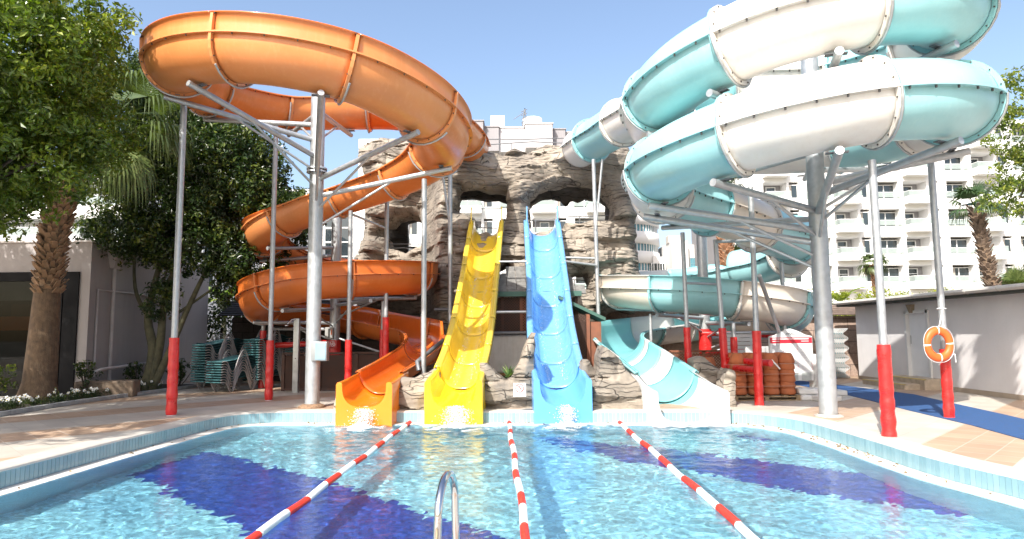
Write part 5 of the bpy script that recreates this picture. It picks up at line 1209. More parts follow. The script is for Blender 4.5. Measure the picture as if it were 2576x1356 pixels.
# ================= lane ropes, ladder rail
RPW = mat('float_white', (.80, .80, .78), .5, var=.04); RPR = mat('float_red', (.70, .035, .02), .45, var=.06)
def lane(label, xa, ya, xb, yb, first_red, start=.0, seg=.62):
    T = thing('lane_rope', label, 'lane rope', (0, 0, 0), group='red and white lane ropes across the pool')
    a, b = V((xa, ya, WZ+.02)), V((xb, yb, WZ+.02)); L_ = (b-a).length; d = (b-a)/L_; s = start; k = 0
    MB().tube([a+V((0, .25, .05)), a, b], .008, 5).build('cable', STEELD, T)
    while s < L_:
        e = min(s+seg*(1.0 if (k % 2 == 0) == first_red else 1.12), L_); mb = MB(); n_ = max(2, int((e-s)/.033)); pts = []; rs = []
        sag = lambda t: V((0.012*math.sin(t*2.1), 0, .008*math.sin(t*3+k)))
        for i in range(n_):
            t0 = s+(e-s)*i/n_; w = (e-s)/n_
            for f, r_ in ((.04, .034), (.25, .044), (.75, .044), (.96, .034)): pts.append(a+d*(t0+w*f)+sag(t0)); rs.append(r_)
        mb.tube(pts, rs, 12)
        mb.build('float_segment', RPR if (k % 2 == 0) == first_red else RPW, T); s = e+.012; k += 1
    return T
lane('left lane rope of red and white floats, starting between the orange and yellow slides', -2.24, 14.55, -2.52, 3.9, True)
lane('middle lane rope of red and white floats, starting between the yellow and blue slides', -.1, 14.5, .18, 3.9, True, .0, .60)
lane('right lane rope of red and white floats, starting between the blue and white slides', 2.24, 14.45, 2.2, 3.9, True, .0, .66)
LR = thing('pool_ladder', 'polished steel handrail arching over the near pool edge', 'ladder')
CH = mat('polished_steel', (.62, .62, .63), .07, 1., .03, 4)
p = [(-.395, 3.42, 0.0), (-.395, 3.44, .45), (-.392, 3.47, .68)]
for k in range(0, 11):
    a = PI-PI*k/10; p.append((-.372-.02*math.cos(a)*-1*-1 if False else -.39+.05*(1-math.cos(PI*k/10))/2, 3.68+.21*math.cos(a), .70+.185*math.sin(a)))
p += [(-.335, 3.90, .45), (-.325, 3.93, 0), (-.32, 3.95, -.4), (-.32, 3.95, -1.1)]
q, _ = resample(catmull(p, 6), .02); MB().tube(q, .0215, 20, cap=True).build('handrail', CH, LR)
MB().lathe([(.05, .005), (.05, .02), (.025, .03)], (-.395, 3.42, 0), 16).build('floor_flange', CH, LR)
# ================= sign on the rock
NS = thing('no_diving_sign', 'small white no diving sign on the rock between the yellow and blue slides', 'sign')
SWm = mat('sign_white', (.66, .66, .65), .4, var=.02); sx, sy, sz = .14, 14.17, .46
MB().box((sx, sy, sz), (.27, .012, .29), bev=.004).build('board', SWm, NS)
mb = MB(); mb.tube([(sx+.085*math.cos(a), sy-.008, sz+.04+.085*math.sin(a)) for a in np.linspace(0, 2*PI, 33)[:-1]], .008, 5, closed=True); mb.tube([(sx-.06, sy-.01, sz+.10), (sx+.06, sy-.01, sz-.02)], .007, 5); mb.build('prohibition_ring', mat('sign_ring_red', (.7, .05, .04), .5), NS)
mb = MB(); z = sz+.04; y_ = sy-.007
mb.tube([(sx-.028, y_, z+.035), (sx-.032, y_, z+.032)], .009, 6); mb.tube([(sx-.018, y_, z+.038), (sx+.012, y_, z+.04)], .008, 5); mb.tube([(sx-.012, y_, z+.042), (sx+.01, y_, z+.058)], .004, 4); mb.tube([(sx+.01, y_, z+.038), (sx+.004, y_, z+.018), (sx+.022, y_, z-.006)], .005, 4); mb.tube([(sx+.02, y_, z-.012), (sx+.045, y_, z-.014)], .003, 4)
mb.build('diver_symbol', STEELD, NS)
text('NO DIVING', (sx, sy-.0075, sz-.095), .034, mat('letter_grey', (.25, .3, .42), .6), NS)
# ================= control box and shower by the main column
CBx = thing('control_box', 'clear fronted metal control box mounted beside the big grey column', 'control box')
bxm = mat('box_metal', (.33, .35, .36), .35, .5, .15); gp_ = at(797, 884, 15.2)
MB().box((gp_.x+.05, 15.3, gp_.z), (.36, .22, .44), bev=.01).build('housing', bxm, CBx)
MB().box((gp_.x+.09, 15.18, gp_.z), (.24, .012, .38)).build('front_window', mat('pale_blue_window', (.27, .40, .46), .1), CBx)
MB().tube([(gp_.x-.25, 15.38, gp_.z-.1), (gp_.x-.1, 15.35, gp_.z-.1)], .03, 8).build('bracket', STEEL, CBx)
SHp = thing('pool_shower', 'flat steel pool shower post with a rose, behind the big grey column', 'shower', (-6.42, 19.6, 0)); SHp.location = (-6.32, 19.3, 0)
MB().box((0, 0, 1.08), (.16, .14, 2.16), bev=.01).build('post', mat('brushed_steel', (.42, .43, .42), .35, .7, .2, 5), SHp)
MB().tube([(0, -.05, 2.12), (-.12, -.12, 2.12), (-.22, -.16, 2.0)], .02, 8).build('shower_arm', CH, SHp); MB().lathe([(.0, .03), (.055, .02), (.06, -.02), (0, -.02)], (-.24, -.18, 1.95), 12).build('shower_rose', CH, SHp)
MB().lathe([(0, -.04), (.02, -.04), (.02, 0), (0, 0)], (0, -.08, 1.0), 8, M=Matrix.Rotation(PI/2, 3, 'X')).build('push_button', CH, SHp)
# ================= sun loungers: stacks of single loungers
TEAL = mat('teal_sling_shaded', (.045, .14, .15), .8, var=.15, vscale=8); TEAL2 = mat('teal_sling_sunlit', (.10, .36, .42), .8, var=.15, vscale=8); GT = mat('grey_tube', (.40, .385, .38), .4, .3, .1); WT = mat('white_tube', (.47, .47, .46), .4, .1, .1)  # two teals of one sling: shade and sunlight are put into the colours
def lounger_meshes(w=.60, zig=False):
    path = [(0, .30), (.10, .31), (.20, .27), (.32, .06), (.40, .01), (.48, .06), (.62, .38), (.76, .60), (.86, .62), (.96, .52), (1.12, .14), (1.20, .01), (1.28, .04), (1.42, .24), (1.52, .33), (1.62, .34)]
    if zig: path = [(l, .3+.095*math.cos(l*2*PI/.34)) for l in np.arange(0, 1.74, .34/4)]
    c = catmull([(0, l, z) for l, z in path], 4); f = MB()
    for sg in (-1, 1): f.tube([V((sg*w/2, q.y, q.z)) for q in c], .014, 6)
    for l, z in ((0, path[0][1]), (path[-1][0], path[-1][1])): f.tube([(-w/2, l, z), (w/2, l, z)], .014, 6)
    w_ = w; w = w*(.6 if zig else 1); s = MB(); sp = [(l, .3) for l in (.01, .8, 1.6)] if zig else [(.01, .305), (.2, .31), (.5, .34), (.8, .42), (1.1, .46), (1.4, .38), (1.6, .345)]
    vs = [(x, l, z+o) for o in (0, .012) for l, z in sp for x in (-w/2+.01, w/2-.01)]; n_ = len(sp)*2
    fs = []
    for i in range(len(sp)-1): a = 2*i; fs += [(a, a+1, a+3, a+2), (n_+a+2, n_+a+3, n_+a+1, n_+a), (a, a+2, n_+a+2, n_+a), (a+1, n_+a+1, n_+a+3, a+3)]
    fs += [(0, n_, n_+1, 1), (n_-2, n_-1, 2*n_-1, 2*n_-2)]; s.add(vs, fs, False)
    s.tube([(-w/2+.012, .0, .302), (w/2-.012, .0, .302)], .021, 8)
    return f.mesh('frame'), s.mesh('sling')
fm, sm = lounger_meshes()
proto = None
def place_lounger(loc, rot, label, grp, fmat, smat, fmesh, smesh, name='sun_lounger'):
    T = bpy.data.objects.new(name, None); COL.objects.link(T); T.location = loc; T.rotation_euler = rot; tag(T, label, 'sun lounger', grp)
    for nm, me, m in (('frame', fmesh, fmat), ('sling', smesh, smat)):
        o = bpy.data.objects.new(nm, me); COL.objects.link(o); o.parent = T
        if not me.materials: me.materials.append(m)
    return T
fm2, sm2 = fm.copy(), sm.copy()
def stack(x, y, rz, n_, dz, what, z0=0):
    for k in range(n_):
        lab = f'teal and grey sun lounger within the {what}'
        if k == n_-1: lab = f'topmost teal sun lounger of the {what}'
        elif k == 0: lab = f'bottom teal sun lounger of the {what}, on the deck'
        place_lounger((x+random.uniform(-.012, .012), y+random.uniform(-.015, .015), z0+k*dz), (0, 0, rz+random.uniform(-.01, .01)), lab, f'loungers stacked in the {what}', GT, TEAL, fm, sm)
stack(-9.55, 20.1, R(-24), 15, .078, 'tall left stack')
stack(-8.8, 19.5, R(-22), 9, .075, 'low front stack')
stack(-8.2, 20.7, R(-18), 17, .077, 'tall stack by the red padded pole')
stack(-7.1, 21.3, R(-24), 13, .077, 'stack behind the red padded poles')
stack(-10.4, 22.0, R(-40), 15, .080, 'stack at the very back')
fz, sz_ = lounger_meshes(.6, True)
for k in range(0):
    lab = 'white framed sun lounger stood on end in the row against the grey building'
    if k == 0: lab = 'front white framed sun lounger stood on end against the grey building'
    place_lounger((11.72-.035*k*.3, 23.35-.0*k+.03*k, 1.74), (R(-90), 0, R(90)+R(2)) if False else (R(-88), R(0), R(8)), lab, 'loungers stood on end by the grey building', WT, TEAL2, fz, sz_) if False else None
for k in range(9):
    lab = 'white framed sun lounger stood on end in the row beside the grey building'
    if k == 0: lab = 'nearest white framed sun lounger stood on end beside the grey building'
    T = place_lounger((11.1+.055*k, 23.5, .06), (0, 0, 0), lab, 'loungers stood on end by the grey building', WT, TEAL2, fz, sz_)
    # stand it up: length points to the sky, its side to the viewer
    T.matrix_world = Matrix.Translation((10.86+.064*k, 23.45, .03)) @ Matrix(((0, 0, 1, 0), (1, 0, 0, 0), (0, 1, 0, 0), (0, 0, 0, 1)))
bt = thing('blue_tarpaulin', 'crumpled blue tarpaulin on the deck beside the upright sun loungers', 'tarpaulin', (10.85, 23.3, 0))
gx_, gy_ = np.meshgrid(np.linspace(-.4, .4, 22), np.linspace(-.3, .3, 18)); hz = .42*np.exp(-((gx_-.05)/.33)**4-(gy_/.25)**4)*(.8+.35*fbm(gx_*5, gy_*5, 3., 3))
idx = np.arange(gx_.size).reshape(gx_.shape); link(npmesh('sheet', np.stack([gx_.ravel(), gy_.ravel(), hz.ravel()], -1), np.stack([idx[:-1, :-1], idx[:-1, 1:], idx[1:, 1:], idx[1:, :-1]], -1).reshape(-1, 4), True), 'sheet', mat('blue_sheet', (.06, .13, .33), .5, var=.15), bt)
# ================= terracotta pots on pallets
TER = mat('terracotta', (.42, .125, .045), .8, var=.16, vscale=4, stain=.25, stain_col=(.5, .2, .1), bump=.2, bscale=40)
WOOD = mat('pallet_wood', (.30, .21, .12), .85, var=.3, vscale=6, stain=.3)
pot = MB().lathe([(0, .0), (.165, 0), (.188, .02), (.196, .05), (.19, .09), (.168, .17), (.135, .235), (.11, .262), (0, .268)], n=24).mesh('pot')   # upside down bowl
def pallet(x, y, w, d, label, rz=0):
    T = thing('pallet', label, 'pallet', (x, y, 0), rz)
    mb = MB()
    for i in range(6): mb.box((-w/2+.05+(w-.1)*i/5, 0, .115), (.1, d, .022))
    for yy in (-d/2+.05, 0, d/2-.05):
        mb.box((0, yy, .092), (w, .09, .022)); mb.box((0, yy, .011), (w, .09, .022))
        for xx_ in (-w/2+.06, 0, w/2-.06): mb.box((xx_, yy, .052), (.1, .09, .058))
    mb.build('slats', WOOD, T); return T
pallet(6.1, 16.45, 1.62, .95, 'wooden pallet carrying the tall stacks of terracotta pots')
pallet(4.9, 17.4, 1.0, .8, 'smaller wooden pallet with loose terracotta pots behind the red pole')
def pot_at(x, y, z, s, label, grp, tilt=0):
    o = bpy.data.objects.new('terracotta_pot', pot); COL.objects.link(o); o.location = (x, y, z); o.scale = (s, s, s*1.0); o.rotation_euler = (tilt, 0, random.random()*6)
    if not pot.materials: pot.materials.append(TER)
    tag(o, label, 'pot', grp)
cn = ['leftmost', 'second', 'third', 'rightmost']
for c in range(4):
    for r_ in range(2):
        for k in range(6):
            x_ = 5.51+.395*c; y_ = 16.22+.42*r_
            row = 'front' if r_ == 0 else 'back'
            lab = f'terracotta pot in the {cn[c]} column of the {row} row on the large pallet'
            if k == 5: lab = f'topmost terracotta pot of the {cn[c]} column, {row} row of the large pallet'
            pot_at(x_+random.uniform(-.01, .01), y_, .128+k*.148, 1.0, lab, 'terracotta pots stacked on the large pallet')
for (x_, y_, n_) in ((4.62, 17.2, 4), (5.05, 17.25, 5), (4.75, 17.6, 4), (5.2, 17.6, 5)):
    for k in range(n_): pot_at(x_, y_, .128+k*.15, .98, 'terracotta pot stacked on the smaller pallet behind the red pole', 'terracotta pots on the small pallet', random.uniform(-.05, .05))
WR = thing('plastic_wrap', 'clear plastic straps wound round the large stack of terracotta pots', 'strap')
for z in (.33, .62, .86):
    q = [(5.27, 16.0, z), (6.93, 16.0, z+.02), (6.95, 16.86, z), (5.25, 16.86, z)]
    MB().tube(q, .0035, 5, closed=True).build('band', mat('strap_plastic', (.5, .4, .34), .2), WR)
MB().box((6.35, 15.98, .86), (.03, .01, .3), M=Matrix.Rotation(R(-40), 3, 'Y')).build('paper_tag', LW, WR)
# white plastic base blocks
for (x_, y_, z_, lab) in ((7.15, 16.2, .0, 'white moulded base block on the ground nearest the pallet'), (7.2, 16.25, .14, 'white moulded base block lying on top beside the pallet'), (7.55, 17.0, 0, 'white moulded base block behind the others by the big column'), (8.3, 17.3, .0, 'white moulded base block lying alone on the blue carpet side'), (7.45, 15.9, .0, 'white moulded base block touching the foot of the big column')):
    T = thing('base_block', lab, 'base block', (x_, y_, z_), random.uniform(-.2, .2)); mb = MB(); mb.box((0, 0, .065), (.56, .5, .13), bev=.035)
    for a in (-.13, .13): mb.box((a, 0, .135), (.05, .3, .02), bev=.005)
    mb.build('block', mat('white_concrete', (.66, .65, .62), .8, var=.1), T)
# ================= menu board
MBd = thing('menu_board', 'white price board with red header strip behind the terracotta pots', 'sign board', (7.75, 18.35, 0)); MBd.scale = (.93, 1, .94); MBd.location = (7.55, 17.9, 0); MBd.rotation_euler = (0, 0, R(4))
top = [(-.64, 0.35), (-.64, 1.62), (-.45, 1.66), (-.2, 1.78), (0, 1.84), (.2, 1.78), (.45, 1.66), (.64, 1.62), (.64, 0.35)]
MB().prism(top, 0, .09, 'y').build('board', SWm, MBd)
MB().bx((-.63, -.006, 1.42), (.63, -.001, 1.585)).build('header_strip', mat('menu_red', (.62, .02, .04), .5), MBd)
text('AMACI', (0, -.004, 1.66), .09, STEELD, MBd, rot=(PI/2, 0, 0))
GRL = mat('print_grey', (.45, .42, .44), .7); RDL = mat('print_red', (.6, .12, .16), .7)
mb = MB(); m2 = MB()
for c in range(3):
    for r_ in range(17):
        z_ = 1.36-.044*r_; w = random.uniform(.12, .24); x_ = -.56+.42*c; mb.bx((x_, -.004, z_), (x_+w, -.001, z_+.008))
        m2.bx((x_+.30, -.004, z_), (x_+.34, -.001, z_+.01))
mb.build('printed_lines', GRL, MBd); m2.build('printed_prices', RDL, MBd)
m3 = MB(); m3.bx((-.57, -.009, 1.53), (.53, -.0065, 1.555)); m3.bx((-.57, -.009, 1.47), (-.35, -.0065, 1.485)); m3.bx((.3, -.009, 1.47), (.53, -.0065, 1.485)); m3.build('header_print', LW, MBd)
pn = MB()
for c in range(3): pn.bx((-.53+.4*c, -.01, .36), (-.24+.4*c, -.001, .58))
pn.build('leaflet_holder', mat('grey_holder', (.42, .44, .42), .3), MBd)
lg = MB()
for s in (-1, 1): lg.box((s*.72, .05, .55), (.14, .5, 1.1), bev=.03)
lg.build('plastic_foot', RPW, MBd)
for (x_, y_, lab) in ((6.75, 18.4, 'left grey plastic barrier with dark lettering beside the price board'), (7.05, 18.6, 'second white plastic barrier tucked behind the price board')):
    T = thing('plastic_barrier', lab, 'barrier', (x_, y_, 0), R(12)); mb = MB(); mb.box((0, 0, .62), (.6, .1, 1.24), bev=.03)
    for k in range(5): mb.box((0, -.055, .3+.1*k), (.5, .02, .03))
    mb.build('panel', mat('greyish_plastic', (.50, .50, .49), .5, var=.08), T)
MB_ = thing('white_slatted_panel', 'white slatted panel leaning behind the red padded rails', 'panel', (6.45, 19.0, 0)); mb = MB()
for k in range(5): mb.box((0, 0, 1.1+.11*k), (.9, .03, .09))
mb.box((-.42, .02, .8), (.05, .03, 1.5)); mb.box((.42, .02, .8), (.05, .03, 1.5)); mb.build('slats', SWm, MB_)
# ================= lifebuoy on the pole
LBY = thing('lifebuoy', 'orange lifebuoy with white bands tied to the red padded pole', 'lifebuoy')
c = at(2361, 866, 12.35); Rr, rr = .225, .068; OM = mat('lifebuoy_orange', (.75, .13, .025), .45, var=.06)
Mr = Matrix.Rotation(R(5), 3, 'Z'); vs = []; fs = []; mi = []; N1, N2 = 64, 14
for i in range(N1):
    a = 2*PI*i/N1
    for j in range(N2):
        b = 2*PI*j/N2; vs.append(c+Mr@V(((Rr+rr*math.cos(b))*math.cos(a), rr*.85*math.sin(b), 1.12*(Rr+rr*math.cos(b))*math.sin(a))))
mb = MB()
ff = [(i*N2+j, ((i+1) % N1)*N2+j, ((i+1) % N1)*N2+(j+1) % N2, i*N2+(j+1) % N2) for i in range(N1) for j in range(N2)]
for q_, f in enumerate(ff): pass
b0 = len(mb.v); mb.v = [tuple(v) for v in vs]; mb.f = ff; mb.s = [True]*len(ff); mb.m = [1 if (i//N2) % 16 == 0 else 0 for i in range(len(ff))]
mb.build('ring', [OM, LW], LBY)
q = []
for k in range(65): a = 2*PI*k/64; w = .004+.018*abs(math.sin(a*2)); q.append(c+Mr@V(((Rr+rr+w)*math.cos(a), -.01, 1.12*(Rr+rr+w)*math.sin(a))))
MB().tube(q[:-1], .0045, 6, closed=True).build('grab_line', LW, LBY)
mb = MB(); pole = V((8.25, 12.63, 0))
for z in (1.14, 1.17, 1.2): mb.tube([(8.25+.11*math.cos(a), 12.63+.11*math.sin(a), z) for a in np.linspace(0, 2*PI, 17)[:-1]], .014, 6, closed=True)
mb.tube([(8.15, 12.52, 1.15), (8.05, 12.42, 1.08), (8.0, 12.45, 1.0)], .013, 6); mb.tube([(8.2, 12.5, 1.15), (8.3, 12.42, 1.2), (8.33, 12.45, 1.05)], .012, 6)
mb.tube([c+V((0, -.05, .32)), (8.22, 12.55, 2.05)], .01, 5); mb.tube([(8.25+.075*math.cos(a), 12.63+.075*math.sin(a), 2.06) for a in np.linspace(0, 2*PI, 17)[:-1]], .01, 5, closed=True)
mb.build('rope', LW, LBY)
# dark pipes between the orange and yellow slides, stray timber
PK = thing('drain_pipe', 'dark grey drain pipe running under the yellow slide', 'pipe')
MB().tube([(-1.85, 17.6, 1.5), (-2.1, 16.4, 1.2), (-2.3, 15.9, 1.0), (-2.25, 15.85, .8)], .055, 10).build('pipe', STEELD, PK); MB().tube([(-2.5, 21.0, 2.45), (-.4, 21.0, 2.45)], .05, 8).build('cross_pipe', STEELD, PK)
MB().tube([(-1.7, 20.9, .0), (-1.7, 20.9, 3.2)], .05, 8).build('riser', STEELD, PK)
SBn = thing('stone_basin', 'brown stone trough in the planter by the grey wall', 'trough', (-11.35, 18.6, 0), R(12)); MB().box((0, 0, .22), (1.5, .6, .46), bev=.06).build('basin', mat('brown_stone', (.20, .145, .10), .9, var=.3, vscale=6, bump=.4), SBn)
PP = thing('planter_pipe', 'grey water pipe bend above the stone trough', 'pipe'); MB().tube([(-11.9, 18.6, .1), (-11.9, 18.6, .62), (-11.75, 18.9, .74), (-11.95, 21.5, .8)], .05, 10).build('pipe', PIPE, PP)
# ================= planting
def leaf_cloud(name, centres, radii, n_per, size, mt, parent, up=.25, seed=1, tintbase=None, aspect=.45, droop=0., fold=.25):
    """many small folded leaves gathered in clumps"""
    rng = np.random.default_rng(seed); C_ = np.repeat(np.asarray(centres), n_per, 0); Rd = np.repeat(np.asarray(radii), n_per); n_ = len(C_)
    d = rng.normal(size=(n_, 3)); d /= np.linalg.norm(d, axis=1)[:, None]; r = rng.random(n_)**.5
    p = C_+d*(Rd*r)[:, None]
    nrm = d+rng.normal(size=(n_, 3))*.6+np.array([0, 0, up]); nrm /= np.linalg.norm(nrm, axis=1)[:, None]
    t = rng.normal(size=(n_, 3))+np.array([0, 0, -droop]); t -= nrm*(t*nrm).sum(1)[:, None]; t /= np.linalg.norm(t, axis=1)[:, None]; b = np.cross(nrm, t)
    s = size*(.6+.8*rng.random(n_)); L_ = t*s[:, None]; W_ = b*(s*aspect)[:, None]; H_ = nrm*(s*fold*.5)[:, None]
    # two quads folded on the midrib
    v = np.stack([p-L_*.5, p-L_*.05+W_*.5+H_, p+L_*.5, p-L_*.05-W_*.5+H_], 1)
    tb = np.repeat(rng.random(len(centres)) if tintbase is None else tintbase, n_per)
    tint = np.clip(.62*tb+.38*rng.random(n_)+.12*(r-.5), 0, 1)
    V_ = v.reshape(-1, 3); base = np.arange(n_)*4
    F_ = np.concatenate([np.stack([base, base+1, base+2], -1), np.stack([base, base+2, base+3], -1)])
    me = npmesh(name, V_, F_, False, attr=np.repeat(tint, 4)); return link(me, name, mt, parent)
def crown_points(lobes, dens, seed):
    rng = np.random.default_rng(seed); P_ = []; 
    for (x, y, z, rx, ry, rz_) in lobes:
        n_ = int(dens*(rx*ry*rz_)**.667)
        d = rng.normal(size=(n_, 3)); d /= np.linalg.norm(d, axis=1)[:, None]; r = .55+.5*rng.random(n_)**.6
        P_.append(np.stack([x+d[:, 0]*rx*r, y+d[:, 1]*ry*r, z+d[:, 2]*rz_*r], -1))
    return np.concatenate(P_)
BARK = mat('bark', (.095, .075, .055), .95, var=.35, vscale=9, bump=.6, bscale=25); BARKG = mat('green_bark', (.10, .095, .055), .9, var=.35, vscale=7, bump=.5, bscale=25)
def limb(mb, pts, r0, r1, n_=8):
    q, _ = resample(catmull(pts, 6), .18); N = len(q); mb.tube(q, [r0+(r1-r0)*i/(N-1) for i in range(N)], n_)
def branches(mb, root, targets, r):
    for t in targets:
        m = root.lerp(V(t), .5)+V((random.uniform(-.3, .3), random.uniform(-.3, .3), random.uniform(0, .4))); limb(mb, [root, m, V(t)], r, .02, 6)
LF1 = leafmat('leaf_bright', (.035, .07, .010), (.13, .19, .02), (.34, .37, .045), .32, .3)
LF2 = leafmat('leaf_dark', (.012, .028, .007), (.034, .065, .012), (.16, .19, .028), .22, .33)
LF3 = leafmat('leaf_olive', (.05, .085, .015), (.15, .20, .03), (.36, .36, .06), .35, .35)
# big bright tree at the left edge
T1 = thing('broadleaf_tree', 'tall bright green broadleaf tree filling the top left corner', 'tree', (-10.3, 11.0, 0)); T1.location = (0, 0, 0)
lob = [(-9.3, 11.2, 6.7, 1.6, 1.6, 1.4), (-8.75, 11.4, 4.9, 1.2, 1.3, .95), (-10.0, 10.8, 5.4, 1.6, 1.7, 1.5), (-8.55, 11.9, 7.9, 1.15, 1.2, 1.0), (-9.7, 11.3, 4.1, 1.05, 1.1, .7), (-8.75, 12.2, 6.1, .9, 1.0, .9), (-10.8, 9.8, 4.6, 1.5, 1.8, 1.6), (-11.0, 9.2, 6.6, 2.0, 2.0, 1.6), (-8.1, 12.2, 5.35, .5, .6, .4), (-13.6, 12.6, 6.3, 2.2, 2.2, 1.5), (-15.6, 14.2, 7.0, 2.6, 2.4, 1.5), (-13.2, 14.6, 7.6, 1.9, 1.6, 1.2), (-9.5, 13.4, 7.5, 1.05, 1.2, 1.0), (-9.5, 14.4, 6.3, .85, 1.0, .8), (-10.4, 13.6, 5.2, .8, 1.0, .7)]
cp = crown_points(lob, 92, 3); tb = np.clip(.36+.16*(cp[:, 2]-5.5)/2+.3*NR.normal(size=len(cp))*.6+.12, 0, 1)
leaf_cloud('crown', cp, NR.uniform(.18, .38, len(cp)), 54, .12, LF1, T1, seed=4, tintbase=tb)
mb = MB(); limb(mb, [(-10.6, 10.6, 0), (-10.4, 10.6, 2), (-9.8, 10.8, 4), (-9.0, 11.2, 6.4)], .2, .05, 10); branches(mb, V((-10.2, 10.7, 3)), [l[:3] for l in lob], .07); mb.build('trunk', BARK, T1)
# dark multi-stemmed tree behind
T2 = thing('broadleaf_tree', 'dark green multi-stemmed tree in front of the grey wall', 'tree')
lob = [(-9.8, 21.0, 6.9, 1.9, 1.8, 1.6), (-8.6, 20.8, 7.0, 1.2, 1.4, 1.5), (-8.5, 20.6, 5.5, 1.5, 1.6, 1.25), (-11.2, 21.0, 6.0, 1.8, 1.8, 1.7), (-8.1, 20.6, 6.2, .8, 1.0, .8), (-10.2, 20.4, 4.6, 1.7, 1.4, 1.0), (-8.3, 20.4, 4.2, 1.1, 1.1, .9), (-12.4, 20.5, 7.4, 1.5, 1.6, 1.4), (-12.0, 21.2, 9.9, 1.5, 1.4, 1.1), (-10.6, 21.2, 8.9, 1.0, 1.1, 1.1), (-9.6, 21.1, 8.1, .9, 1.1, .8), (-11.6, 21.5, 9.0, 1.3, 1.3, 1.5), (-10.8, 21.3, 8.3, 1.0, 1.2, 1.0), (-11.9, 19.8, 4.8, 1.1, 1.1, .8), (-8.75, 20.2, 3.25, .42, .5, .6), (-10.75, 20.1, 2.75, .42, .4, .55), (-6.9, 20.7, 5.4, .8, .9, .9)]
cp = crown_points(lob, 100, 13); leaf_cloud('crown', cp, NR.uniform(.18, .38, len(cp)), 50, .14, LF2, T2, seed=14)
mb = MB()
for pts, r0 in (([(-11.2, 20.2, 0), (-11.0, 20.2, 1.2), (-11.25, 20.3, 2.4), (-11.0, 20.6, 4.5), (-10.9, 20.9, 6)], .17), ([(-11.1, 20.25, 0), (-10.8, 20.2, 1.4), (-10.75, 20.3, 2.8), (-10.4, 20.6, 4.6), (-9.8, 20.9, 6.5)], .15), ([(-11.0, 20.2, 0), (-10.5, 20.2, 1.2), (-10.0, 20.3, 2.6), (-9.5, 20.6, 4), (-8.6, 20.7, 5.5)], .12), ([(-11.2, 20.25, 2.2), (-11.7, 20.3, 3.2), (-11.9, 20.5, 5)], .07), ([(-10.6, 20.3, 2.2), (-9.8, 20.4, 2.8), (-8.9, 20.3, 3.4)], .045)): limb(mb, pts, r0, .03, 10)
branches(mb, V((-10.6, 20.6, 4.5)), [l[:3] for l in lob], .05); mb.build('trunk', BARKG, T2)
# unseen-crowned shade tree just left of the frame keeps the left deck dappled
T4 = thing('broadleaf_tree', 'green leafy tree at the left edge whose crown shades the left deck', 'tree')
lob = [(-11.0, 6.6, 6.4, 1.9, 1.9, 1.2), (-9.9, 8.4, 7.6, 1.3, 1.4, .9), (-12.5, 8.8, 6.0, 2.0, 1.8, 1.3)]
cp = crown_points(lob, 34, 23); leaf_cloud('crown', cp, NR.uniform(.25, .5, len(cp)), 34, .2, LF1, T4, seed=24)
mb = MB(); limb(mb, [(-12.2, 7.6, 0), (-12.0, 7.6, 2.5), (-11.2, 7.5, 5.5)], .18, .05, 10); branches(mb, V((-11.6, 7.6, 4)), [l[:3] for l in lob], .06); mb.build('trunk', BARK, T4)
# right-hand light tree
T3 = thing('broadleaf_tree', 'loose yellow green tree at the right edge above the grey building', 'tree')
lob = [(14.6, 18.0, 8.2, 1.0, 1.2, .8), (14.9, 18.0, 7.2, 1.3, 1.2, .8), (15.1, 18.2, 6.1, 1.3, 1.3, .9), (14.3, 18.2, 5.4, .9, .9, .5), (15.4, 17.5, 4.8, 1.1, 1.1, .7), (15.6, 18.4, 3.9, .7, .9, .5), (16.4, 17.8, 7.0, 1.6, 1.6, 1.6)]
cp = crown_points(lob, 62, 33); leaf_cloud('crown', cp, NR.uniform(.15, .3, len(cp)), 30, .125, LF3, T3, seed=34)
mb = MB(); limb(mb, [(16.9, 18, 0), (16.6, 18, 3), (15.8, 18, 5.5), (15.1, 18, 8)], .16, .03, 10); branches(mb, V((16.2, 18, 4)), [l[:3] for l in lob], .045); branches(mb, V((15.4, 18, 6.5)), [(14.3, 18.2, 5.3), (14.2, 18.0, 7.2), (14.4, 18, 8.4), (15.6, 17.6, 8.6)], .03); mb.build('trunk', BARK, T3)
